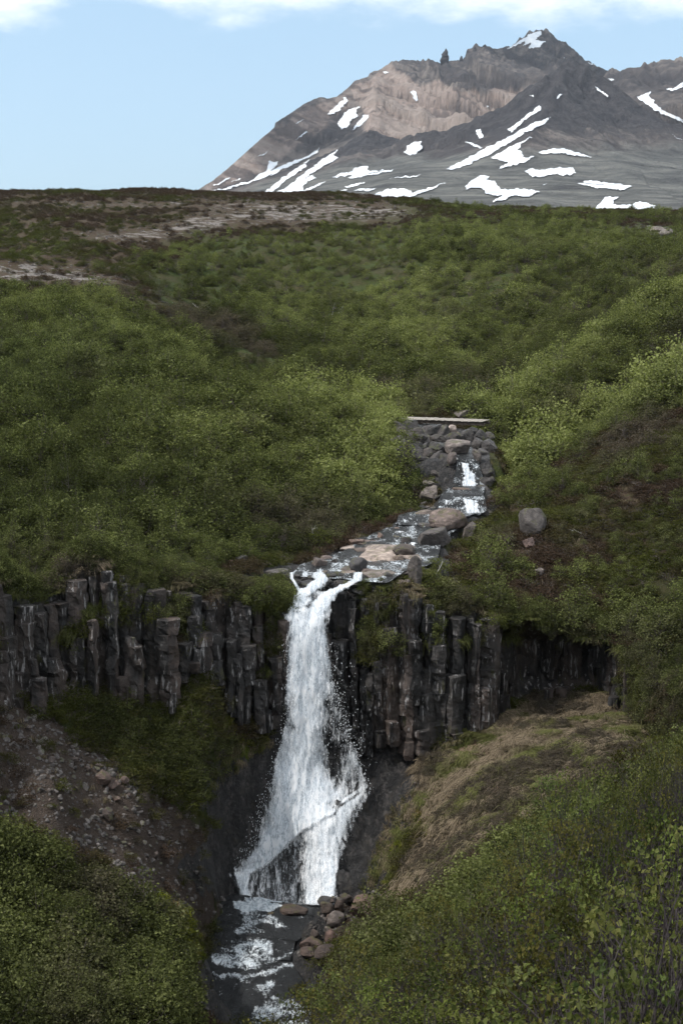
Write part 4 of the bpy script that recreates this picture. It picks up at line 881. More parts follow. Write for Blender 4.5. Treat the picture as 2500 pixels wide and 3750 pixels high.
def dens_main(px, py, L, Rr):
    e = sst(px, L + 2, L + 26 + 50 * sst(py, 2750, 2950)) * (1 - sst(px, Rr - 34, Rr - 2))
    wob = 10 * fbm(px / 30, py / 30, o=2, s=333)
    cl = np.interp(py, [2230, 2300, 2400, 2500, 2600, 2700, 2800, 2900, 3000, 3100, 3180], [1060, 1058, 1072, 1080, 1085, 1080, 1062, 1030, 1000, 960, 900])
    cr_ = np.interp(py, [2230, 2300, 2400, 2500, 2600, 2700, 2800, 2900, 3000, 3060, 3110, 3160, 3190], [1195, 1170, 1195, 1185, 1160, 1150, 1165, 1230, 1190, 1110, 1040, 980, 960])
    core = sst(px + wob, cl - 25, cl + 25) * (1 - sst(px + wob, cr_ - 30, cr_ + 45))
    body = e * (.56 + .44 * core)
    blob = lambda cx, cy, rx, ry: np.exp(-((px - cx) / rx) ** 2 - ((py - cy) / ry) ** 2)
    body = body + .32 * blob(1090, 2900, 80, 110) + .25 * blob(1100, 2450, 50, 150) + .22 * blob(1290, 2810, 38, 70) * e - .16 * blob(1215, 2790, 45, 110) + .18 * blob(1010, 3090, 70, 60)
    thin = .18 * sst(py, 2380, 2600) * sst(px, 1165, 1230); body = body - thin
    # strands at the lip
    sa = np.interp(py, *SA); sb = np.interp(py, *SB); sc = np.interp(py, *SC)
    wa = np.interp(py, [2100, 2130, 2200, 2260], [34, 58, 58, 74]); wb = np.interp(py, [2118, 2170, 2220, 2260], [30, 50, 58, 74])
    wa = wa * (1 + .35 * noise(px / 14, py / 12, s=12)); wb = wb * (1 + .35 * noise(px / 14, py / 12, s=13))
    st = np.maximum(np.maximum(1 - sst(np.abs(px - sa), wa * .2, wa), 1 - sst(np.abs(px - sb), wb * .2, wb)), (1 - sst(np.abs(px - sc), 3, 9)) * (py < 2190))
    st = np.maximum(st * .9, (.52 + .2 * noise(px / 16, py / 12, s=22)) * (px > sa - 12) * (px < sb + 12) * sst(py, 2120, 2190)); k = sst(py, 2205, 2340)
    body = body + .13 * fbm(px / 34, py / 60, o=3, s=17) * e; d = st * (1 - k) + body * k
    # below the diagonal ledge
    Lg = np.interp(px, [830, 900, 960, 1010, 1060, 1110, 1150, 1220, 1260, 1320, 1370], [3182, 3180, 3165, 3120, 3070, 3020, 3000, 2975, 2930, 2890, 2865])
    bel = sst(py, Lg + 4, Lg + 26)
    rs = sst(px, 1085, 1150) * (1 - sst(px, np.interp(py, [2900, 3000, 3100, 3290], [1330, 1275, 1240, 1225]) - 12, np.interp(py, [2900, 3000, 3100, 3290], [1330, 1275, 1240, 1225]) + 8))
    rs2 = sst(px, np.interp(py, [3150, 3290], [1135, 1100]), np.interp(py, [3150, 3290], [1165, 1130])) 
    low = .43 + .07 * noise(px / 9, py / 70, s=19) + rs * .27 + .12 * rs2 * rs * sst(py, 3130, 3200)
    lc_ = np.interp(py, [3170, 3200, 3250, 3300], [832, 850, 868, 885]); rc2 = np.interp(py, [3170, 3200, 3250, 3300], [960, 920, 912, 925])
    ch = sst(px, lc_, lc_ + 14) * (1 - sst(px, rc2 - 12, rc2 + 8)) * (py > 3165)
    low = np.maximum(low, .9 * ch)
    d = d * (1 - bel) + low * bel * (.35 + .65 * sst(px, L, L + 20) * (1 - sst(px, Rr - 14, Rr)))
    d = d + (.16 + .2 * noise(px / 18, py / 18, s=9)) * (1 - sst(np.abs(py - Lg), 3, 11)) * (px < 1370) * (px > 840) * sst(py, 2850, 2880)
    return np.clip(d, 0, 1)
wf = empty('waterfall', (-1.2, 77, -31)); tag(wf, 'tall white main waterfall dropping over the basalt cliff and fanning down the wet rock', 'waterfall')
MR = [(2096, 1050, 1330), (2150, 1050, 1320), (2200, 1045, 1260), (2260, 1030, 1215), (2350, 1025, 1215), (2450, 1035, 1235), (2550, 1030, 1265), (2650, 1025, 1290), (2750, 1000, 1325), (2820, 980, 1350), (2870, 960, 1372), (2900, 950, 1365), (2950, 930, 1335), (3000, 915, 1310),
      (3100, 885, 1270), (3150, 850, 1255), (3180, 818, 1250), (3200, 828, 1245), (3250, 855, 1240), (3312, 868, 1236)]
sheet('water_sheet', MR, Y_main, dens_main, wf, 3, 150, 480, .10, .16, 0, 260)
# droplets thrown off the sides
def drops(n, rows, Yf, par, smin, smax, spread, sd, uni=.3):
    g2 = np.random.default_rng(sd); OV = np.array([(1, 0, 0), (-1, 0, 0), (0, 1, 0), (0, -1, 0), (0, 0, 1), (0, 0, -1)], float); OF = np.array([(0, 2, 4), (2, 1, 4), (1, 3, 4), (3, 0, 4), (2, 0, 5), (1, 2, 5), (3, 1, 5), (0, 3, 5)])
    py = g2.uniform(rows[0][0], rows[-1][0], n); L = np.interp(py, [r[0] for r in rows], [r[1] for r in rows]); Rr = np.interp(py, [r[0] for r in rows], [r[2] for r in rows])
    side = g2.random(n); px = np.where(side < uni, g2.uniform(L, Rr), np.where(side < (1 + uni) / 2, L + 30 + g2.normal(0, spread, n), Rr - 30 + g2.normal(0, spread, n)))
    P = at(px, py, Yf(px, py) - g2.uniform(.1, .7, n)); s = g2.uniform(smin, smax, n) ** 1.; st = g2.uniform(1, 2.6, n)
    V = OV[None] * np.stack([s, s, s * st], -1)[:, None]; ang = g2.normal(0, .25, n); c, q = np.cos(ang)[:, None], np.sin(ang)[:, None]
    Vx = V[..., 0] * c + V[..., 2] * q; Vz = -V[..., 0] * q + V[..., 2] * c; V = np.stack([Vx, V[..., 1], Vz], -1) + P[:, None]
    Fc = (OF[None] + (np.arange(n) * 6)[:, None, None]).reshape(-1, 3)
    o = obj('water_drops', mesh_np('water_drops', local(V.reshape(-1, 3), par), Fc, [MAT['foam']]), par); o['kind'] = 'stuff'
t_ = NT('white_foam'); MAT['foam'] = t_.done(t_.n('ShaderNodeMixShader', {0: .3, 1: t_.n('ShaderNodeBsdfDiffuse', {'Color': c3(.9, .93, .95)}).outputs[0], 2: t_.n('ShaderNodeBsdfTranslucent', {'Color': c3(.85, .9, .95)}).outputs[0]}).outputs[0])
drops(1500, MR[4:16], Y_main, wf, .007, .024, 13, 5)
drops(260, [(2380, 1150, 1290), (2600, 1150, 1320), (2780, 1120, 1360), (2900, 1120, 1370)], Y_main, wf, .008, .028, 26, 6, .8)
_gu = np.arange(1020, 1800, 12.); _gv = np.arange(1500, 2160, 10.)
CU_ = np.array([[(lambda q: q.y if q is not None else 130.)(cast(a_, b_, 'up')) for a_ in _gu] for b_ in _gv])
def bilu(px, py):
    fi = np.clip((px - _gu[0]) / 12, 0, len(_gu) - 1.01); fj = np.clip((py - _gv[0]) / 10, 0, len(_gv) - 1.01); i = fi.astype(int); j = fj.astype(int); a = fi - i; b = fj - j
    return CU_[j, i] * (1 - a) * (1 - b) + CU_[j, i + 1] * a * (1 - b) + CU_[j + 1, i] * (1 - a) * b + CU_[j + 1, i + 1] * a * b
def small_fall(rows, label, dn=.72, Y=None, group=None, nd=60, sd=0):
    dn = dn * .72
    c = at((rows[-1][1] + rows[-1][2]) / 2, rows[-1][0], float(bilu(np.array([(rows[-1][1] + rows[-1][2]) / 2]), np.array([rows[-1][0]]))[0]))
    e = empty('small_waterfall', c); tag(e, label, 'waterfall', group)
    Yb = float(c[1])
    Yf = (lambda px, py: np.minimum(bilu(px, py), Yb + 1.5 - 1.2 * sst(py, rows[0][0], rows[-1][0])) - .25)
    dn_f = lambda px, py, L, Rr: dn * sst(px + 7 * noise(px / 20, py / 7, s=sd + 40), L, L + .3 * (Rr - L)) * (1 - sst(px + 7 * noise(px / 20, py / 7, s=sd + 50), Rr - .3 * (Rr - L), Rr)) * sst(py, rows[0][0] - 1, rows[0][0] + 5) * (1 + .5 * noise(px / 8, py / 26, s=sd)) + .06
    sheet('water_sheet', rows, Yf, dn_f, e, 2, 26, 50, .04, .08, sd)
    if nd: drops(nd, [(r[0], r[1] - 10, r[2] + 10) for r in rows], Yf, e, .01, .028, 8, 70 + sd, .5)
small_fall([(1680, 1690, 1716), (1688, 1676, 1726), (1705, 1684, 1724), (1740, 1688, 1742), (1782, 1678, 1758)], 'upper waterfall, the white chute beside the dark stone wall below the footbridge', .92, sd=1)
small_fall([(1672, 1652, 1684), (1682, 1662, 1690), (1694, 1676, 1696)], 'short white trickle feeding the crest of the upper waterfall', .7, sd=2, nd=0)
small_fall([(1828, 1622, 1660), (1850, 1620, 1672), (1872, 1616, 1690)], 'left one of the twin white cascades under the stone shelf', .8, sd=3)
small_fall([(1824, 1686, 1700), (1835, 1686, 1758), (1860, 1692, 1760), (1886, 1696, 1762)], 'right one of the twin white cascades, the wider and brighter', .98, sd=4)
small_fall([(1904, 1518, 1550), (1920, 1528, 1556), (1940, 1528, 1584)], 'narrow white spill left of the broad flat brown rock', .85, sd=5)
small_fall([(1942, 1440, 1482), (1960, 1436, 1508), (1980, 1420, 1524)], 'wide low cascade left of the dark humped rock', .75, sd=6)
small_fall([(1984, 1500, 1518), (2000, 1508, 1526), (2022, 1512, 1528)], 'thin white thread at the end of the long pale slab', .8, sd=7, nd=20)
small_fall([(1952, 1636, 1648), (1966, 1632, 1646), (1980, 1630, 1640)], 'tiny white spill right of the dark humped rock', .8, sd=8, nd=10)
small_fall([(2086, 1352, 1374), (2100, 1350, 1372)], 'small white spill over the lip slab, left part', .7, sd=9, nd=0)
small_fall([(2084, 1404, 1422), (2100, 1400, 1420)], 'small white spill over the lip slab, right part', .7, sd=10, nd=0)
small_fall([(1560, 1560, 1580), (1570, 1558, 1588)], 'small patch of white water just below the footbridge', .8, sd=11, nd=0)
# stream surfaces
def ribbon(name, path, widths, lift, foamf, label, n=420, m=26, zs=.0):
    path = np.asarray(path); s = np.linspace(0, len(path) - 1, n); C_ = np.stack([np.interp(s, np.arange(len(path)), path[:, i]) for i in range(3)], -1)
    for _ in range(3): C_[1:-1, :2] = (C_[:-2, :2] + C_[1:-1, :2] * 2 + C_[2:, :2]) / 4
    T = np.gradient(C_[:, :2], axis=0); T /= np.linalg.norm(T, axis=1)[:, None] + 1e-9; N = np.stack([-T[:, 1], T[:, 0]], -1)
    W_ = np.interp(s, np.arange(len(path)), widths); a = np.linspace(-1, 1, m)
    X = C_[:, None, 0] + N[:, None, 0] * W_[:, None] * a[None]; Y = C_[:, None, 1] + N[:, None, 1] * W_[:, None] * a[None]
    Z = C_[:, None, 2] + lift + .05 * fbm(X / .6, Y / .6, o=3, s=401) + 0 * a[None]
    px, py = proj(np.stack([X, Y, Z], -1)); slope = np.abs(np.gradient(C_[:, 2])) / (np.hypot(*np.gradient(C_[:, :2], axis=0).T) + .02)
    fo = foamf(px, py, sst(slope, .12, .5)[:, None] * np.ones((1, m)))
    V = np.stack([X, Y, Z], -1).reshape(-1, 3)
    tag(obj(name, mesh_np(name, V, grid_faces(n, m), [MAT['stream']], True, {'foam': ('POINT', fo)})), label, None, None, 'structure')
wid = [3.0, 3.2, 3.4, 3.0, 2.6, 2.4, 2.2, 2.2, 2.0, 1.8, 1.5, 1.2, .7, .9, 1.2, 1.4, 1.4][:len(SP)]
ribbon('stream', SP, wid, .10, lambda px, py, s: np.clip(.36 + .30 * noise(px / 26, py / 12, s=7) + .15 * sst(py, 2040, 2110), 0, .8), 'shallow stream running between rocks down to the waterfall lip')
FP = [[(862, 3300), (960, 3290), (1040, 3320), (1000, 3335), (900, 3340), (850, 3330)], [(900, 3280), (1210, 3280), (1160, 3308), (900, 3300)], [(850, 3405), (900, 3385), (970, 3405), (900, 3425)], [(880, 3335), (930, 3335), (960, 3390), (900, 3400)], [(905, 3338), (1000, 3348), (1060, 3400), (1000, 3400)], [(770, 3560), (900, 3572), (1080, 3520), (1090, 3535), (900, 3592), (780, 3575)], [(940, 3600), (1000, 3590), (1010, 3650), (960, 3650)], [(835, 3440), (985, 3430), (1000, 3500), (1010, 3525), (900, 3560), (780, 3530), (770, 3490), (820, 3470)],
      [(1000, 3520), (1090, 3465), (1090, 3480), (1015, 3530)], [(980, 3640), (1010, 3650), (1150, 3690), (1200, 3760), (920, 3760), (930, 3700), (990, 3660)], [(985, 3420), (1020, 3400), (1025, 3410)]]
def foam_low(px, py, s):
    wx = px + 10 * fbm(px / 30, py / 30, o=2, s=411); wy = py + 6 * fbm(px / 30, py / 30, o=2, s=415); m = np.zeros(px.shape)
    for dx, dy in ((0, 0), (8, 3), (-8, -3), (4, -6), (-4, 6)):
        q = np.zeros(px.shape, bool)
        for pl in FP: q |= pip(wx + dx, wy + dy, pl)
        m += q * .2
    dense = pip(wx, wy, FP[0]) | pip(wx, wy, FP[1])
    return np.clip(.20 + .16 * fbm(px / 40, py / 14, o=2, s=419) + .40 * m + .32 * dense, 0, 1)
ribbon('pool_water', LSTR, [3.6, 3.6, 2.6, 2.3, 2.2, 2.2, 2.4, 2.4], .10, foam_low, 'dark pool and foaming stream at the foot of the waterfall', 420, 60)

# ---------------------------------------------------------------- vegetation
protos = bpy.data.collections.new('plant_forms')          # sources for the ground cover, not part of the scene itself
def tubes(paths, sides=3):
    V, Fc = [], []
    for P, r in paths:
        P = np.asarray(P, float); b = len(V); n = len(P)
        for i in range(n):
            t = P[min(i + 1, n - 1)] - P[max(i - 1, 0)]; t /= np.linalg.norm(t) + 1e-9
            a = np.cross(t, [.3, .9, .1]); a /= np.linalg.norm(a) + 1e-9; c = np.cross(t, a)
            for k in range(sides):
                q = 2 * math.pi * k / sides; V.append(P[i] + r[i] * (a * math.cos(q) + c * math.sin(q)))
        for i in range(n - 1):
            for k in range(sides): Fc.append((b + i * sides + k, b + i * sides + (k + 1) % sides, b + (i + 1) * sides + (k + 1) % sides, b + (i + 1) * sides + k))
    return np.array(V), np.array(Fc)
def leaves(pts, ls, g, up=.5, asp=.75, fold=.18):
    n = len(pts); nrm = g.normal(size=(n, 3)); nrm[:, 2] = np.abs(nrm[:, 2]) + up; nrm /= np.linalg.norm(nrm, axis=1)[:, None]
    t = np.cross(nrm, g.normal(size=(n, 3))); t /= np.linalg.norm(t, axis=1)[:, None]; b = np.cross(nrm, t)
    s = (ls * g.uniform(.6, 1.3, n))[:, None]
    V = np.stack([pts - t * s * .5, pts + b * s * asp * .5 + nrm * s * fold, pts + t * s * .55, pts - b * s * asp * .5 + nrm * s * fold], 1).reshape(-1, 3)
    return V, np.arange(4 * n).reshape(-1, 4)
def shrub_parts(seed, nl, ls, Rr, Hh, ntip, sig, stems=7, lo=.12, tw=True, sr=.02):
    g = np.random.default_rng(seed); tips = []
    while len(tips) < ntip:
        d = g.normal(size=3); d[2] = abs(d[2]); d /= np.linalg.norm(d); r = g.uniform(.45, 1) ** .6
        tips.append((Rr * d[0] * r, Rr * d[1] * r, Hh * (lo + (1 - lo) * d[2] * r)))
    tips = np.array(tips); wgt = g.uniform(.2, 1, ntip) ** 1.5; wgt /= wgt.sum()
    ti = g.choice(ntip, nl, p=wgt); P = tips[ti] + g.normal(size=(nl, 3)) * sig * np.array([1, 1, .7]); P[:, 2] = np.abs(P[:, 2])
    LV, LF = leaves(P, ls, g); paths = []
    if tw:
        base = g.normal(size=(stems, 3)) * [.12 * Rr, .12 * Rr, 0]
        for i, tp in enumerate(tips):
            b = base[i % stems]; m = (b + tp) / 2 + g.normal(size=3) * .12 * Rr + [0, 0, .1 * Hh]; k = g.uniform(.6, 1.2)
            paths.append(([b - [0, 0, .15], (b + m) / 2 + g.normal(size=3) * .04 * Rr, m, (m + tp) / 2 + g.normal(size=3) * .05 * Rr, tp], [sr * k, sr * .8 * k, sr * .6 * k, sr * .4 * k, sr * .15 * k]))
    lv = np.clip(.5 + .9 * (wgt[ti] / wgt.max() - .5) * .4 + g.normal(0, .22, nl), 0, 1)
    return LV, LF, lv, paths
def proto(name, seed, nl, ls, Rr, Hh, ntip, sig, lm='leaf', **k):
    LV, LF, lv, paths = shrub_parts(seed, nl, ls, Rr, Hh, ntip, sig, **k)
    if paths:
        TV, TF = tubes(paths); V = np.r_[LV, TV]; Fc = np.r_[LF, TF + len(LV)]
    else: V, Fc, TF = LV, LF, np.zeros((0, 4))
    mi = np.r_[np.zeros(len(LF)), np.ones(len(TF))]; l = np.r_[lv, np.zeros(len(TF))]
    me = mesh_np(name, V, Fc, [MAT[lm], MAT['twig']], False, {'lv': ('FACE', l)}, mi)
    o = bpy.data.objects.new(name, me); protos_add(o); return o
plist = []
def protos_add(o): protos.objects.link(o); plist.append(o)
def tuft(name, seed, n, hgt, wd, spread, mat='grass', droop=.5):
    g = np.random.default_rng(seed); V, Fc, l = [], [], []
    for i in range(n):
        a = g.uniform(0, 6.28); b = np.array([g.normal(0, spread), g.normal(0, spread), -.03]); h = hgt * g.uniform(.5, 1.15); d = np.array([math.cos(a), math.sin(a), 0]); s = np.array([-d[1], d[0], 0]) * wd * g.uniform(.6, 1.3)
        k = droop * g.uniform(.4, 1.5)
        p1 = b + d * h * .25 * k + [0, 0, h * .55]; p2 = b + d * h * .9 * k + [0, 0, h * (1 - .45 * k)]
        m = len(V); V += [b - s, b + s, p1 + s * .8, p1 - s * .8, p2 + s * .15, p2 - s * .15]; Fc += [(m, m + 1, m + 2, m + 3), (m + 3, m + 2, m + 4, m + 5)]; q = g.random(); l += [q, q]
    me = mesh_np(name, V, Fc, [MAT[mat]], False, {'lv': ('FACE', l)}); o = bpy.data.objects.new(name, me); protos_add(o); return o
def combed(name, seed, n, ln, wd, spread, mat='grass'):
    """a clump of dead grass combed down the slope (towards local -Y)"""
    g = np.random.default_rng(seed); V, Fc, l = [], [], []
    for i in range(n):
        b = np.array([g.normal(0, spread), g.normal(0, spread * .6), .0]); L = ln * g.uniform(.5, 1.2); k = g.normal(0, .22); s = np.array([1, 0, 0]) * wd * g.uniform(.6, 1.4)
        pts = [b, b + [k * L * .3, -L * .3, .20 * L], b + [k * L * .7, -L * .7, .10 * L], b + [k * L * 1.1, -L, -.12 * L]]; m = len(V)
        for q, p in enumerate(pts): V += [p - s * (1 - q * .25), p + s * (1 - q * .25)]
        for q in range(3): Fc.append((m + 2 * q, m + 2 * q + 1, m + 2 * q + 3, m + 2 * q + 2))
        q = g.random(); l += [q] * 3
    me = mesh_np(name, V, Fc, [MAT[mat]], False, {'lv': ('FACE', l)}); o = bpy.data.objects.new(name, me); protos_add(o); return o
# (collection children are picked in name order, so the names below sort in this order)
proto('form_a1', 1, 1050, .125, 1.15, 1.55, 34, .21); proto('form_a2', 2, 950, .12, 1.0, 1.25, 26, .20); proto('form_a3', 3, 1200, .13, 1.3, 1.9, 44, .22); proto('form_a4', 4, 700, .12, 1.05, 1.3, 30, .19, stems=10, sr=.025)
proto('form_a5', 15, 900, .115, .85, 2.3, 30, .17, stems=6)
proto('form_b1', 5, 520, .07, .7, .4, 24, .12, lm='heather'); proto('form_b2', 6, 420, .06, .55, .32, 18, .11, lm='heather')            # low heath
tuft('form_c1', 7, 60, .34, .011, .12); tuft('form_c2', 8, 50, .26, .012, .16)                                                         # grass
combed('form_d1', 9, 110, .40, .015, .22); combed('form_d2', 10, 90, .28, .015, .17)                                                     # combed dead grass
proto('form_e1', 11, 420, .05, .3, .16, 16, .07, lm='moss', tw=False)                                                                # moss cushion
_sc = {'e': 'moss', 'c': 'grass'}
for nm, sd in (('form_f1', 501), ('form_f2', 502), ('form_f3', 503)):
    o = bpy.data.objects.new(nm, rock_mesh(sd, MAT['boulder'], True, lo=True)); o.scale = (1, 1, .5); protos_add(o)
for nm, sd in (('form_g1', 505), ('form_g2', 506)):
    o = bpy.data.objects.new(nm, rock_mesh(sd, MAT['boulder'], False, lo=True)); o.color = (.62, .5, .43, 1); protos_add(o)
ORD = sorted(o.name for o in plist)
def idx(*names): return [i for i, n in enumerate(ORD) if any(n.startswith('form_' + a) for a in names)]
def gn_cover(name, P, rot, scl, pid, tint, bri, label):
    n = len(P); me = bpy.data.meshes.new(name); me.vertices.add(n); me.vertices.foreach_set('co', np.asarray(P, np.float32).ravel())
    a = me.attributes.new('rot', 'FLOAT_VECTOR', 'POINT'); a.data.foreach_set('vector', np.asarray(rot, np.float32).ravel())
    a = me.attributes.new('scl', 'FLOAT_VECTOR', 'POINT'); a.data.foreach_set('vector', np.asarray(scl, np.float32).ravel())
    a = me.attributes.new('pid', 'INT', 'POINT'); a.data.foreach_set('value', np.asarray(pid, np.int32))
    for k, v in (('tint', tint), ('bri', bri)):
        a = me.attributes.new(k, 'FLOAT', 'POINT'); a.data.foreach_set('value', np.asarray(v, np.float32))
    o = obj(name, me); tag(o, label, None, None, 'stuff')
    ng = bpy.data.node_groups.new(name, 'GeometryNodeTree'); ng.interface.new_socket('Geometry', in_out='INPUT', socket_type='NodeSocketGeometry'); ng.interface.new_socket('Geometry', in_out='OUTPUT', socket_type='NodeSocketGeometry')
    N = ng.nodes.new; L = ng.links.new; gi = N('NodeGroupInput'); go = N('NodeGroupOutput'); ip = N('GeometryNodeInstanceOnPoints'); ci = N('GeometryNodeCollectionInfo')
    ci.inputs['Collection'].default_value = protos; ci.inputs['Separate Children'].default_value = True; ci.inputs['Reset Children'].default_value = False; ci.transform_space = 'ORIGINAL'
    def na(nm, t):
        q = N('GeometryNodeInputNamedAttribute'); q.data_type = t; q.inputs['Name'].default_value = nm; return q.outputs['Attribute']
    er = N('FunctionNodeEulerToRotation'); L(na('rot', 'FLOAT_VECTOR'), er.inputs[0])
    L(gi.outputs[0], ip.inputs['Points']); L(ci.outputs[0], ip.inputs['Instance']); ip.inputs['Pick Instance'].default_value = True
    L(na('pid', 'INT'), ip.inputs['Instance Index']); L(er.outputs[0], ip.inputs['Rotation']); L(na('scl', 'FLOAT_VECTOR'), ip.inputs['Scale']); L(ip.outputs[0], go.inputs[0])
    md = o.modifiers.new('cover', 'NODES'); md.node_group = ng; return o
g4 = np.random.default_rng(77)
def spots(which, n, umin, umax, Y0, Y1, dens=None):
    """random spots, even over the ground"""
    U = g4.uniform(umin, umax, n); q = g4.random(n); Y = np.sqrt(q * ((Y1 + C0) ** 2 - (Y0 + C0) ** 2) + (Y0 + C0) ** 2) - C0; X = U * (Y + C0)
    z, ok = sample(GU if which == 'up' else GL, X, Y); P = np.stack([X, Y, z], -1)[ok]; px, py = proj(P); return P, px, py
def slope_at(which, P):
    G = GU if which == 'up' else GL; e = .6
    dx = (sample(G, P[:, 0] + e, P[:, 1])[0] - sample(G, P[:, 0] - e, P[:, 1])[0]) / (2 * e); dy = (sample(G, P[:, 0], P[:, 1] + e)[0] - sample(G, P[:, 0], P[:, 1] - e)[0]) / (2 * e)
    return dx, dy
def streamd(P):
    d, p, zb = stream_info(P[:, 0], P[:, 1]); w = np.interp(p, [0, 1, 3, 5, 9, 11, 12.5, 15], [5.3, 4.8, 4.1, 2.8, 2.4, 2.3, 2.8, 2.3]); return d - w
def blob(px, py, cx, cy, rx, ry, rot=0):
    c, s = math.cos(R(rot)), math.sin(R(rot)); x = (px - cx) * c + (py - cy) * s; y = -(px - cx) * s + (py - cy) * c; return np.exp(-(x / rx) ** 2 - (y / ry) ** 2)
def bright(px, py, P):  # leaf brightness, with sunlit patches and shaded creases painted in
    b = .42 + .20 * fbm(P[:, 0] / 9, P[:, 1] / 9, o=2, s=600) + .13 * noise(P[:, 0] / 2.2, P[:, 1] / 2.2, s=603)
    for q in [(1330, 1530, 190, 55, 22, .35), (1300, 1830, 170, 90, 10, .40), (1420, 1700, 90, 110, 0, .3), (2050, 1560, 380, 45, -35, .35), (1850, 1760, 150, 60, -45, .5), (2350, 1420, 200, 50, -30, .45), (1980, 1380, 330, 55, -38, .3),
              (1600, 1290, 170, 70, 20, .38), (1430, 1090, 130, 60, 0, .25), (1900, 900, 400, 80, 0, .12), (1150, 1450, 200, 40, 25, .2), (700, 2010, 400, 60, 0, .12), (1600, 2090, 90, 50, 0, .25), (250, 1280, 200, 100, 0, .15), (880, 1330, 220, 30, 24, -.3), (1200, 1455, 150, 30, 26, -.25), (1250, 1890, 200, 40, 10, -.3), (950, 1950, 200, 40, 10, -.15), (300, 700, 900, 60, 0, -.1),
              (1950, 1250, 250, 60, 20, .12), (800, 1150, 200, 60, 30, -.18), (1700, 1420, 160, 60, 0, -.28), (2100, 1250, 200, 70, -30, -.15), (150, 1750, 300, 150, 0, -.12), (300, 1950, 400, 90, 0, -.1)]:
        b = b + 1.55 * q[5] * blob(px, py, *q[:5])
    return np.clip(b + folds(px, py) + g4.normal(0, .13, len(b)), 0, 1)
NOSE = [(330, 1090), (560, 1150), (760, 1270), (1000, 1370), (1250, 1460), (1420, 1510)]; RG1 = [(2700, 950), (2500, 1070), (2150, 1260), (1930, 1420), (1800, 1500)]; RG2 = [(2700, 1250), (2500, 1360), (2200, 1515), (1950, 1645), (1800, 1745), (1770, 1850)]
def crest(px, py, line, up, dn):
    """weights of painted light below and painted shade above a surveyed ridge crest"""
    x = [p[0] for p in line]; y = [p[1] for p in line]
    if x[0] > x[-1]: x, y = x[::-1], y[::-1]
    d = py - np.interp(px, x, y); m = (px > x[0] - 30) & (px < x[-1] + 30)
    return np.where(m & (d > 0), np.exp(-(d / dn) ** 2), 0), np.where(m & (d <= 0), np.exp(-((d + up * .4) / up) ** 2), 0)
def folds(px, py):  # paints crests sunlit and creases shaded; also sizes the shrubs
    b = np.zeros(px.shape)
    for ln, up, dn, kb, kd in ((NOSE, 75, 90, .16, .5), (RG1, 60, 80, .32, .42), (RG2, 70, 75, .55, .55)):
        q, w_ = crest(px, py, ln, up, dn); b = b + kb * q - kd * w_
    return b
def browns(px, py, P):  # leafless brown, plus crease shade painted in as extra brown
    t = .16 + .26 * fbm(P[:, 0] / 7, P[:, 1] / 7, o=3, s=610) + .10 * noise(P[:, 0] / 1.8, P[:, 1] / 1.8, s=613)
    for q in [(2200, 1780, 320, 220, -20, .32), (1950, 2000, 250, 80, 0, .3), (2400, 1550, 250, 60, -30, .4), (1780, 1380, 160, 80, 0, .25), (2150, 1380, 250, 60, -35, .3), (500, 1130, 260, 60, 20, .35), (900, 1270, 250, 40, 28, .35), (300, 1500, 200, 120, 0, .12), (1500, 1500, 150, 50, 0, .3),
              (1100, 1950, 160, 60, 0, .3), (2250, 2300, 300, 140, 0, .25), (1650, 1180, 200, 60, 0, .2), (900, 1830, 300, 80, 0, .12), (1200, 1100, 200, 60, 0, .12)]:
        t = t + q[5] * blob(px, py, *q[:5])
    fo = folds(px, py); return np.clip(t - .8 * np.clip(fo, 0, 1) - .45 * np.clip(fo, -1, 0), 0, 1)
def cover(name, sets, label):
    P, Rt, S, I, T, B = [np.concatenate([s[i] for s in sets]) for i in range(6)]
    gn_cover(name, P, Rt, S, I, T, B, label); return len(P)
def rots(n, tilt=.12): return np.stack([g4.normal(0, tilt, n), g4.normal(0, tilt, n), g4.uniform(0, 6.28, n)], -1)
def sclv(s, zr=1.0): return np.stack([s, s, s * zr], -1)
cnt = {}
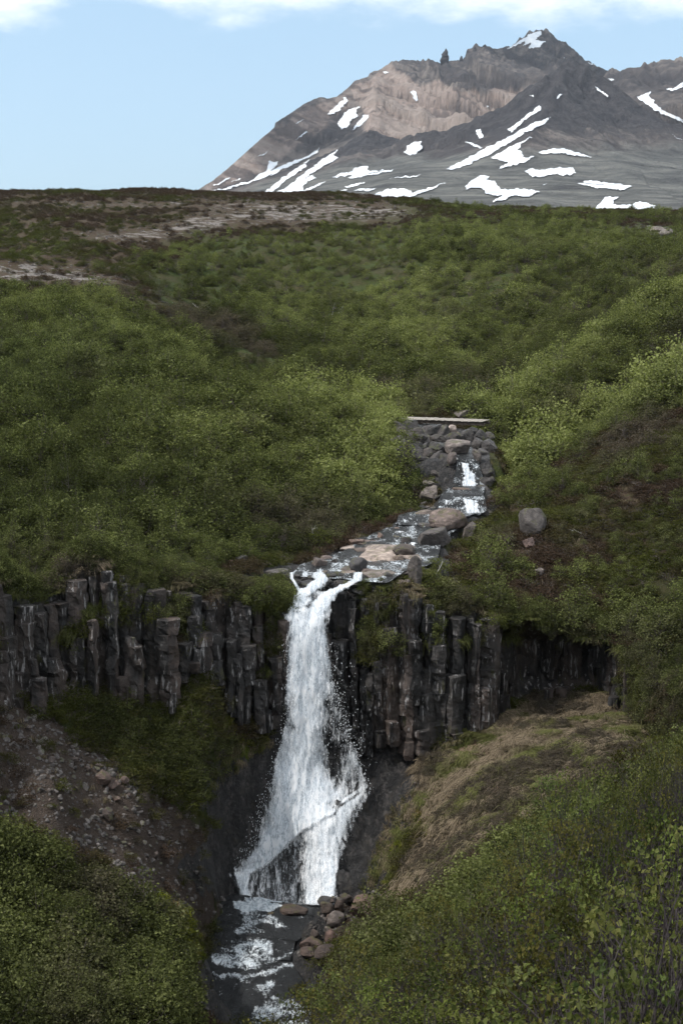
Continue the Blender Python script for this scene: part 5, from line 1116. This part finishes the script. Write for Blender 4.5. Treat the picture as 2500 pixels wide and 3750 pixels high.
# birch and willow scrub on the upper land
sets = []
for Y0, Y1, n in ((70, 135, 5200), (135, 200, 4600), (200, 300, 5600), (300, 385, 2800)):
    P, px, py = spots('up', n, -.35, .37, Y0, Y1)
    hz = Wt('heath', px, py); gv = Wt('gravel', px, py); sdist = streamd(P)
    hb = pip(px, py, ZONE['heath'][1]); keep = (sdist > np.where(hb, .5, .15)) & (gv < .3); keep &= ~((hz > .5) & ~hb & (g4.random(len(P)) > .12 + .5 * sst(py, 880, 1000) * sst(fbm(P[:, 0] / 12, P[:, 1] / 12, o=2, s=620), -.1, .4)))
    keep &= ~((py < 790) & (g4.random(len(P)) > np.where(px > 1500, .8, .05)))
    keep &= ~pip(px, py, [(1440, 1545), (1780, 1560), (1790, 1800), (1640, 1800), (1500, 1730)]); keep &= ~pip(px, py, [(1860, 1850), (2030, 1850), (2030, 2040), (1880, 2040)])
    keep &= ~(hb & (g4.random(len(P)) > .85)); keep &= ~(pip(px, py, [(1560, 2010), (1900, 2000), (2300, 2200), (2300, 2340), (1540, 2260)]) & (g4.random(len(P)) > .5))
    P, px, py, hb, sdist = P[keep], px[keep], py[keep], hb[keep], sdist[keep]; n = len(P)
    s = (.7 + .95 * g4.random(n) ** 1.5) * np.where(hb, .58, 1) * np.interp(P[:, 1], [70, 80, 110], [.55, .7, 1.]) * np.interp(sdist, [0, 2.5], [.4, 1]) * np.interp(py, [700, 790, 950], [.35, .6, 1]) * (1 + .25 * fbm(P[:, 0] / 5, P[:, 1] / 5, o=2, s=630))
    s = s * np.where((px < 1500) & (py < 1080), .6, 1) * (1 + .5 * folds(px, py))
    P[:, 2] -= .12; fa = idx('a'); pid = np.array(fa)[g4.integers(0, len(fa), n)]
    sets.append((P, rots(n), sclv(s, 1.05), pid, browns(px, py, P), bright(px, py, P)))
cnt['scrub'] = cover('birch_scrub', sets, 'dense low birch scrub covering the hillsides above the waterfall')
# scrub in the gorge
sets = []
GP = [[(-300, 3060), (100, 3150), (360, 3270), (540, 3400), (620, 3540), (690, 3800), (-300, 3850)], [(250, 2600), (650, 2640), (830, 2700), (850, 2800), (760, 2980), (640, 2930), (450, 2800), (330, 2700)], [(2600, 2650), (2400, 2900), (2050, 3020), (1800, 3200), (1550, 3380), (1380, 3440), (1250, 3600), (1190, 3900), (3400, 3900), (3400, 2600)],
      [(-300, 2650), (40, 2700), (120, 2950), (-300, 2950)]]
P, px, py = spots('lo', 26000, -.43, .43, 12, 82); wx, wy = px + 26 * fbm(px / 70, py / 70, o=2, s=640), py + 26 * fbm(px / 70, py / 70, o=2, s=644)
z0, z1, z2, z3 = [pip(wx, wy, q) for q in GP]; keep = z0 | z1 | z2
keep &= ~((P[:, 1] < 34) & (px > 900)); keep &= ~(z1 & (g4.random(len(P)) > .75)); keep &= ~(z2 & (g4.random(len(P)) > .3)); keep &= ~(z0 & (g4.random(len(P)) > .5))
keep &= ~((P[:, 1] < 40) & (px <= 900) & (py > 3900))
P, px, py, z1, z2 = P[keep], px[keep], py[keep], z1[keep], z2[keep]; n = len(P)
s = g4.uniform(.55, 1.15, n) * np.where(z1, .55, 1) * np.where(z2, 1.05, 1) * (1 + .25 * fbm(P[:, 0] / 4, P[:, 1] / 4, o=2, s=650)); P[:, 2] -= .1
fa = idx('a'); pid = np.array(fa)[g4.integers(0, len(fa), n)]
br_ = np.clip(.30 + .2 * fbm(P[:, 0] / 5, P[:, 1] / 5, o=2, s=655) + .2 * blob(px, py, 550, 3500, 200, 120) + .10 * z2, 0, 1); bt = np.clip(.2 + .28 * fbm(P[:, 0] / 5, P[:, 1] / 5, o=3, s=657) + .2 * blob(px, py, 350, 3300, 150, 120) + .1 * z2, 0, 1)
cnt['gorge'] = cover('gorge_scrub', [(P, rots(n), sclv(s), pid, bt, br_)], 'low green scrub growing on the gorge slopes beside the scree and pool')
# low heath and grass on the flat top, brown slope and turf edges
sets = []
P, px, py = spots('up', 26000, -.34, .36, 160, 385); hz = Wt('heath', px, py); gv = Wt('gravel', px, py)
k = ((hz > .3) | (py < 830)) & (gv < .5); k |= (gv >= .5) & (g4.random(len(P)) < .16); P, px, py = P[k], px[k], py[k]; n = len(P); fb = idx('b'); 
sets.append((P, rots(n), sclv(g4.uniform(.8, 1.7, n)), np.array(fb)[g4.integers(0, len(fb), n)], np.clip(.5 + .5 * fbm(P[:, 0] / 10, P[:, 1] / 14, o=3, s=660) + .3 * (py < 745) * (px < 1450), 0, 1), np.clip(.4 + .3 * noise(P[:, 0] / 8, P[:, 1] / 8, s=661), 0, 1)))
P, px, py = spots('up', 26000, -.3, .34, 68, 130); sdist = streamd(P); hb = pip(px, py, ZONE['heath'][1]) | pip(px, py, [(1540, 1960), (2300, 1960), (2500, 2400), (1540, 2260)]) | (sdist < 1.2); k = hb & (sdist > -.2)
k &= ~pip(px, py, [(1440, 1560), (1790, 1580), (1790, 1780), (1640, 1790), (1520, 1720)]); P, px, py = P[k], px[k], py[k]; n = len(P)
kk = g4.random(n) < .5; fc = idx('c'); pid = np.where(kk, np.array(fb)[g4.integers(0, len(fb), n)], np.array(fc)[g4.integers(0, len(fc), n)])
sets.append((P, rots(n), sclv(g4.uniform(.6, 1.5, n)), pid, np.clip(.55 + .5 * fbm(P[:, 0] / 4, P[:, 1] / 4, o=3, s=664), 0, 1), np.clip(.45 + .4 * noise(P[:, 0] / 3, P[:, 1] / 3, s=665), 0, 1)))
cnt['heath'] = cover('heath_plants', sets, 'low brown and green heath plants on the flat hilltop and the brown slope')
# grass along the rim, hanging over the cliff edge, and on the gorge turf
sets = []
U = g4.uniform(-.34, .34, 560); Y = rimY(U) + g4.uniform(-.2, .9, len(U)); X = U * (Y + C0); z, ok = sample(GU, X, np.maximum(Y, rimY(U) + .02)); P = np.stack([X, Y, z - .15 - .5 * (Y < rimY(U))], -1); px, py = proj(P)
k = ~((px > 1030) & (px < 1560)); P, px, py = P[k], px[k], py[k]; n = len(P); fa_ = idx('a')
sets.append((P, rots(n, .3), sclv(g4.uniform(.3, .75, n)), np.array(fa_)[g4.integers(0, len(fa_), n)], np.clip(.4 + .4 * fbm(P[:, 0] / 3, P[:, 1], o=2, s=672), 0, 1), g4.uniform(.1, .6, n)))
# plants rooted on the cliff face itself: dense where the right end turns into slope, sparse elsewhere
fi_ = g4.integers(0, NC, 9000); fj_ = g4.integers(1, NR - 1, 9000); P = np.stack([Xw[fj_, fi_], Yw[fj_, fi_] - .5 + rec[fi_] * 0, Zw[fj_, fi_]], -1) + g4.normal(0, .12, (9000, 3)); px, py = proj(P); fr = fj_ / NR
nn_ = fbm(P[:, 0] / 2.2, P[:, 2] / 1.5, o=3, s=675)
k = ((px > 2290) & (px < 3200)) | ((px > 1500) & (px < 1900) & (fr < .2 + .3 * nn_) & (nn_ > -.05) & (px > 1560)) | ((px > 1320) & (px < 1420) & (fr < .5)) | ((nn_ > .62) & (fr < .6) & ~((px > 1030) & (px < 1320)) & (rec[fi_] < .4)) | ((px > 1000) & (px < 1060) & (fr < .3)) | ((px < 330) & (fr < .05 + .3 * nn_))
P, px, fr = P[k], px[k], fr[k]; n = len(P); fa_, fc_ = idx('a'), idx('c', 'd', 'b'); ww = g4.random(n) < np.where(px > 2290, .35, .2); pid = np.where(ww, np.array(fa_)[g4.integers(0, len(fa_), n)], np.array(fc_)[g4.integers(0, len(fc_), n)])
sets.append((P, np.stack([g4.uniform(.3, 1.1, n), g4.normal(0, .2, n), g4.normal(0, .6, n)], -1), sclv(np.where(ww, g4.uniform(.3, .65, n), g4.uniform(.6, 1.3, n))), pid, np.clip(np.where(px > 2290, .55, .3) + .4 * fbm(P[:, 0], P[:, 2], o=2, s=676), 0, 1), g4.uniform(.15, .7, n)))
U = g4.uniform(-.34, .34, 2600); Y = rimY(U) + g4.uniform(-.35, 2.2, len(U)); X = U * (Y + C0); z, ok = sample(GU, X, np.maximum(Y, rimY(U) + .02)); P = np.stack([X, Y, z - .25 * (Y < rimY(U))], -1); px, py = proj(P)
k = ~((px > 1045) & (px < 1420)); P, px, py = P[k], px[k], py[k]; n = len(P); fd = idx('c', 'd')
sets.append((P, rots(n, .25) * [1, 1, 0] + np.stack([np.zeros(n), np.zeros(n), g4.normal(0, .5, n)], -1), sclv(g4.uniform(.6, 1.4, n)), np.array(fd)[g4.integers(0, len(fd), n)], np.clip(.35 + .5 * fbm(P[:, 0] / 2, P[:, 1], o=2, s=670), 0, 1), g4.uniform(.3, .9, n)))
cnt['rim'] = cover('rim_grass', sets, 'grass fringing the edge of the basalt cliffs')
sets = []
P, px, py = spots('lo', 60000, -.3, .42, 48, 84); dr_ = Wt('dry', px, py); ms = Wt('moss', px, py); sc_ = Wt('scree', px, py); rk = Wt('rock', px, py)
k = (dr_ > .4) & (px > 1200) & (fbm(P[:, 0] / .9, P[:, 1] / 1.3, o=2, s=682) > -.45); Pd, pxd, pyd = P[k], px[k], py[k]; n = len(Pd); dx, dy = slope_at('lo', Pd); fd = idx('d'); rz_ = np.arctan2(-dx, dy) * .8 + .25 + g4.normal(0, .85, n)
dirl = np.stack([np.sin(rz_), -np.cos(rz_)], -1); fall = -(dirl[:, 0] * dx + dirl[:, 1] * dy); tl = np.arctan(np.clip(fall, -.2, 1.6))
big = fbm(Pd[:, 0] / .9, Pd[:, 1] / 1.3, o=2, s=682)
sets.append((Pd + np.stack([0 * big, 0 * big, .08 + .26 * big], -1), np.stack([tl + g4.normal(0, .2, n), g4.normal(0, .15, n), rz_], -1), sclv(g4.uniform(.7, 1.4, n)), np.array(fd)[g4.integers(0, 2, n)], np.clip(.75 + .7 * fbm(Pd[:, 0] / 1.4, Pd[:, 1] / 1.4, o=3, s=680), 0, 1), np.clip(.5 + .5 * big, 0, 1)))
k = (dr_ > .3) & (px > 1200) & (fbm(P[:, 0] / 2.2, P[:, 1] / 2.2, o=2, s=684) > -.02) & (g4.random(len(P)) < .8); Pd = P[k]; n = len(Pd); fb = idx('b', 'a4')
sets.append((Pd, rots(n, .3), sclv(g4.uniform(.3, .55, n) ), np.array(fb)[g4.integers(0, len(fb), n)], g4.uniform(.6, 1, n), g4.uniform(.0, .5, n)))
k = pip(px, py, [(1400, 3180), (1380, 3260), (1300, 3290), (1430, 2960), (1560, 2860), (1620, 2760), (1640, 2850), (1560, 3000), (1480, 3200)]) | pip(px, py, [(820, 2700), (1000, 2700), (900, 2800), (780, 2900), (740, 2860)])
k &= g4.random(len(P)) < .75; Pd = P[k]; n = len(Pd); fd = idx('d', 'c'); sets.append((Pd, np.stack([g4.uniform(.5, 1.1, n), g4.normal(0, .2, n), g4.normal(0, .5, n)], -1), sclv(g4.uniform(.6, 1.2, n)), np.array(fd)[g4.integers(0, len(fd), n)], g4.uniform(.1, .9, n), g4.uniform(.1, .8, n)))
cnt['dry'] = cover('dry_grass', sets, 'pale dead grass combed down the slope under the right cliff')
sets = []
k = (ms > .5) & (rk < .9); Pm, pxm = P[k], px[k]; n = len(Pm); fe = idx('e', 'c'); sets.append((Pm, rots(n, .3), sclv(g4.uniform(.7, 1.5, n)), np.array(fe)[g4.integers(0, len(fe), n)], np.clip(.25 + .5 * fbm(Pm[:, 0], Pm[:, 1], o=2, s=690), 0, 1), g4.uniform(.3, 1, n)))
k = (dr_ < .4) & (sc_ < .6) & (rk < .2) & (g4.random(len(P)) < .45); Pm = P[k]; n = len(Pm); fc = idx('c', 'b'); sets.append((Pm, rots(n, .2), sclv(g4.uniform(.7, 1.4, n)), np.array(fc)[g4.integers(0, len(fc), n)], np.clip(.4 + .4 * fbm(Pm[:, 0] / 3, Pm[:, 1] / 3, o=2, s=693), 0, 1), g4.uniform(.2, .7, n)))
k = (sc_ > .4) & (g4.random(len(P)) < .045); Pm = P[k]; n = len(Pm); fc = idx('c', 'b'); sets.append((Pm, rots(n, .2), sclv(g4.uniform(.5, 1.1, n)), np.array(fc)[g4.integers(0, len(fc), n)], g4.uniform(.3, .9, n), g4.uniform(.2, .7, n)))
cnt['turf'] = cover('gorge_turf', sets, 'moss and short grass on the gorge slopes around the waterfall')
# gravel on the heath and the scree
sets = []
P, px, py = spots('up', 26000, -.34, .34, 180, 385); gv = Wt('gravel', px, py); k = (gv > .3) & (fbm(P[:, 0] / 5, P[:, 1] / 9, o=3, s=700) > -.25); P = P[k]; n = len(P); ff = idx('f')
sets.append((P, rots(n, .1), sclv(g4.uniform(.05, .34, n) ** 1.0, .7), np.array(ff)[g4.integers(0, len(ff), n)], g4.random(n), g4.random(n)))
P, px, py = spots('lo', 26000, -.33, .3, 48, 82); sc_ = Wt('scree', px, py); k = (sc_ > .3); P = P[k]; n = len(P)
sets.append((P, rots(n, .3), sclv(.035 + .15 * g4.random(n) ** 3, 1.), np.array(idx('g'))[g4.integers(0, 2, n)], g4.random(n), g4.random(n)))
cnt['gravel'] = cover('gravel', sets, 'pale gravel and pebbles on the heath and on the scree slopes')
print('COVER', cnt)

# ---------------------------------------------------------------- single shrubs and branches
def near_birch(seed, nl, ls, Rr, Hh, ntip, sig, mat):
    LV, LF, lv, paths = shrub_parts(seed, nl, ls, Rr, Hh, ntip, sig, stems=9, lo=.15, sr=.014)
    TV, TF = tubes(paths, 4)
    return mesh_np('foliage', LV, LF, [MAT[mat]], False, {'lv': ('FACE', lv)}), mesh_np('stems', TV, TF, [MAT['darktwig']], False)
NF = [near_birch(850 + i, 620 + 120 * i, .064, 1.2, 2.0, 48, .075, 'leafnear') for i in range(3)]
NB = [near_birch(800 + i, 1150 + 200 * i, .050, 1.25, 2.0, 75, .075, 'leafnear') for i in range(4)]
def shrub_thing(x, y, z, s, sz, form, col, label, group, name='birch_shrub', cat='shrub'):
    e = empty(name, (x, y, z)); e.rotation_euler = (0, 0, g5.uniform(0, 6.28)); e.scale = (s, s, sz); tag(e, label, cat, group)
    fo = obj('foliage', form[0], e); fo.color = (*col, 1); obj('stems', form[1], e); return e
g5 = np.random.default_rng(55)
ROWS = [(9, 'birch shrub with the largest leaves, nearest the camera', [(2490, 3120), (2270, 3390), (2060, 3600), (2420, 3480), (2560, 3330), (2200, 3640)]),
 (12.5, 'birch shrub just behind the largest leaves', [(2500, 2960), (2230, 3270), (1980, 3480), (2370, 3200), (1850, 3620), (2120, 3420)]),
 (16, 'birch shrub half way down the bank', [(2510, 2900), (2300, 3040), (2060, 3230), (1830, 3430), (1620, 3600), (2430, 2990), (1950, 3350), (1740, 3560), (2180, 3180)]),
 (20, 'birch shrub with small sprays lower on the bank', [(2460, 2800), (2260, 2930), (2060, 3080), (1860, 3260), (1660, 3450), (1460, 3570), (1260, 3640), (1120, 3600), (1560, 3560), (1370, 3640), (1760, 3400), (2380, 2880), (2160, 3040), (1960, 3200)]),
 (26, 'open birch shrub before the dry grass', [(2510, 2690), (2400, 2720), (2250, 2800), (2100, 2930), (1950, 3040), (1750, 3220), (1580, 3380), (1430, 3480), (1310, 3520), (2330, 2760), (2020, 3000), (1850, 3160), (1660, 3340), (1500, 3460), (2180, 2880)]),
 (32, 'birch shrub at the far upper edge', [(2500, 2650), (2350, 2720), (2200, 2850), (2060, 2960), (1900, 3060), (1740, 3180), (1580, 3310), (1440, 3420), (1340, 3420), (2430, 2700), (1980, 3030), (1660, 3260)])]
ROWS.append((29, 'slender birch at the far edge', [(2080, 2740), (2210, 2760), (2340, 2670), (2470, 2640), (1840, 3030), (1950, 2930), (1640, 3230), (1340, 3400), (1210, 3500), (2140, 2720)]))
ROWS.append((22, 'sprawling birch spray over the stream', [(1090, 3590), (1180, 3560), (1270, 3520)]))
for Y, lab, L in ROWS:
    for px, pt in L:
        y = Y * g5.uniform(.93, 1.07); T = at(px, pt + g5.normal(0, 20), y); z = float(lo_z(T[0], y)); h = T[2] - z
        h = min(max(h, .9), 3.2); z = T[2] - h; f_ = NB[int(g5.integers(4))] if Y > 15 else NF[int(g5.integers(3))]
        b = (.5 + 1.1 * g5.random() ** 1.4) * (1.35 if Y < 14 else 1); yl = g5.uniform(.9, 1.12)
        brn = g5.random() < .2; lab_ = lab.replace('birch', 'brownish birch' if brn else 'yellowish birch' if yl > 1.04 else 'birch', 1)
        shrub_thing(T[0], y, z, g5.uniform(.8, 1.05) * (1.0 if Y > 10 else .8), h / 2.05, f_, ((b * 1.05, b * .85, b * .8) if brn else (b * yl, b, b * g5.uniform(.8, 1.1))), ('bright ' if b > 1.15 else 'dull ' if b < .7 else '') + ('tall ' if h > 2.3 else 'low ' if h < 1.3 else '') + lab_ + ', ' + ['right edge', 'right of centre', 'middle', 'left part', 'far left'][0 if px > 2380 else 1 if px > 2100 else 2 if px > 1800 else 3 if px > 1480 else 4], 'birch shrubs on the near right bank')
def form_split(nm):
    k = int(nm[-1]); cfg = {1: (1, 1050, .125, 1.15, 1.55, 34, .21), 2: (2, 950, .12, 1.0, 1.25, 26, .20), 3: (3, 1200, .13, 1.3, 1.9, 44, .22)}[k]
    LV, LF, lv, paths = shrub_parts(*cfg); TV, TF = tubes(paths)
    return mesh_np('foliage', LV, LF, [MAT['leaf']], False, {'lv': ('FACE', lv)}), mesh_np('stems', TV, TF, [MAT['twig']], False)
FS = [form_split('form_a%d' % i) for i in (1, 2, 3)]
for px, py, s, b, lab in [(1300, 1850, 1.0, 2.4, 'bright green bush above the dark left bank of the stream'), (1390, 1790, .95, 2.2, 'bright bush at the left bank beside the twin cascades'), (1240, 1790, 1., 1.9, 'round green bush up slope of the bright left bank bush'), (1440, 1730, .8, 2.1, 'yellow green bush beside the dark stone wall'),
        (1600, 1330, 1.6, 2.1, 'largest light green bush in the hollow beyond the footbridge'), (1690, 1360, 1.3, 1.8, 'green bush just right of the largest bush in the hollow'), (1520, 1280, 1.3, 1.7, 'green bush just left of the largest bush in the hollow'), (1830, 1800, .8, 2.6, 'bright bush at the foot of the right ridge beside the twin cascades'),
        (1880, 1720, .9, 2.6, 'bright bush on the right ridge above the twin cascades'), (1960, 1640, 1., 2.4, 'bright bush higher on the right ridge'), (1600, 2090, .75, 1.9, 'leafy bush hanging by the tall upright rock at the lip'), (1580, 2150, .7, 1.7, 'small bush at the top of the right cliff'), (1680, 2100, .7, 1.5, 'low bush behind the right cliff edge'),
        (1585, 752, 1.7, .9, 'dark round bush standing alone on the skyline below the mountain'), (1170, 2000, .8, 1.6, 'bush on the turf left of the brown boulder'), (1800, 2380, .7, 1.5, 'green bush growing on the face of the right cliff')]:
    q = cast(px, py)
    if px == 1800: q = Vector(at(1800, 2300, 79.3))
    if q is None: continue
    shrub_thing(q.x, q.y, q.z - .1, s, s, FS[int(g5.integers(3))], (b, b * .98, b * .8), lab, None)
def branch(px, py, lpx, ang, label, th=.03, col='bark', which='any'):
    q = cast(px, py, which)
    if q is None: return
    k = q.y / F; L = lpx * k; paths = []; a = R(ang); d = np.array([math.cos(a), -.1, math.sin(a)]); p0 = np.array(q) + [0, -.4, .15]; pts = [p0]
    for i in range(6): d = d + g5.normal(0, .18, 3); d /= np.linalg.norm(d); pts.append(pts[-1] + d * L / 6)
    paths.append((pts, np.linspace(th, th * .3, 7)))
    for i in range(2, 6):
        e = d + g5.normal(0, .6, 3); e /= np.linalg.norm(e); p = pts[i]; paths.append(([p, p + e * L * .15, p + e * L * .3 + g5.normal(0, .05, 3)], [th * .5, th * .35, th * .1]))
    V, Fc = tubes([(np.array(P) - p0, r) for P, r in paths], 5); o = obj('dead_branch', mesh_np('dead_branch', V, Fc, [MAT[col]], True), None, p0); tag(o, label, 'branch')
branch(1150, 1990, 70, 100, 'bleached bare branches above the left bank by the brown boulder', .035); branch(1170, 1975, 60, 140, 'second bleached branch tangled beside the first on the left bank', .03)
branch(1590, 2110, 60, 60, 'pale forked branch in the bush right of the lip', .03); branch(1860, 1490, 70, 12, 'pale log lying in the scrub right of the footbridge', .05); branch(2360, 1370, 40, 110, 'thin pale stick on the upper right ridge', .03)
branch(1215, 1165, 60, 88, 'slender white birch trunk standing in the ravine scrub', .04); branch(1228, 1170, 50, 60, 'leaning white birch stem beside the slender trunk', .03); branch(740, 1135, 40, 150, 'thin pale stem at the head of the ravine', .03)
branch(2400, 2300, 70, 20, 'grey bare twigs hanging at the far right of the cliff', .03); branch(2130, 1960, 50, 150, 'grey fallen twig in the brown scrub right of the large boulder', .03); branch(1850, 2010, 50, 60, 'bare upright twig below the large boulder', .03)

# ---------------------------------------------------------------- unseen clouds added to shade parts of the gorge and mountain
t_ = NT('cloud_white'); MAT['cloud'] = t_.done(t_.n('ShaderNodeMixShader', {0: .5, 1: t_.n('ShaderNodeBsdfDiffuse', {'Color': c3(.85, .86, .88)}).outputs[0], 2: t_.n('ShaderNodeBsdfTranslucent', {'Color': c3(.85, .86, .88)}).outputs[0]}).outputs[0])
def cloud(tx, ty, tz, rise, rx, ry, sd_, label):
    g = np.random.default_rng(sd_); c = np.array([tx, ty, tz]) + np.array(SUN) * rise; V, Fc = [], []
    for i in range(9):
        a, q = g.uniform(0, 6.28), g.random() ** .5 * .6; o_ = np.array([rx * q * math.cos(a), ry * q * math.sin(a), 0]); s = g.uniform(.38, .6)
        W = IV3 * (1 + .16 * fbm(IV3[:, 0] * 2 + i, IV3[:, 1] * 2, IV3[:, 2] * 2, o=4, s=sd_ + i))[:, None] * np.array([rx * s, ry * s, .35 * s * (rx + ry) / 2]); Fc.append(IF3 + len(V) * len(IV3)); V.append(W + o_)
    o = obj('cloud', mesh_np('cloud', np.concatenate(V), np.concatenate(Fc), [MAT['cloud']], True), None, c); tag(o, label, None, None, 'structure')
cloud(-26, 86, -16, 1400, 20, 13, 901, 'small white cloud high above the left side of the gorge')
cloud(32, 52, -16, 1400, 24, 42, 902, 'small white cloud high above the right side of the gorge')
cloud(-36, 135, -8, 1400, 18, 34, 903, 'long thin cloud high above the left hillside')
cloud(640, 4420, 640, 1700, 360, 220, 904, 'broad white cloud above the mountain summit')
cloud(-60, 3650, 300, 1900, 200, 190, 905, 'round white cloud above the left shoulder of the mountain')

# ---------------------------------------------------------------- air
hz = box_mesh('haze', 3400, 6800, 1300, None, 0) if False else None
bm = bmesh.new(); bmesh.ops.create_cube(bm, size=1); bmesh.ops.scale(bm, vec=(6400, 7400, 1240), verts=bm.verts); me = bpy.data.meshes.new('haze'); bm.to_mesh(me); bm.free()
hm_ = bpy.data.materials.new('haze_air'); hm_.use_nodes = True; nt = hm_.node_tree; nt.nodes.clear(); pv = nt.nodes.new('ShaderNodeVolumePrincipled'); mo = nt.nodes.new('ShaderNodeOutputMaterial')
pv.inputs['Color'].default_value = (.80, .88, 1, 1); pv.inputs['Density'].default_value = HAZE; pv.inputs['Anisotropy'].default_value = .2; nt.links.new(pv.outputs[0], mo.inputs['Volume'])
me.materials.append(hm_); hz = obj('haze', me, None, (300, 3150, 360)); tag(hz, 'thin bluish air between the camera and the mountain', None, None, 'stuff')
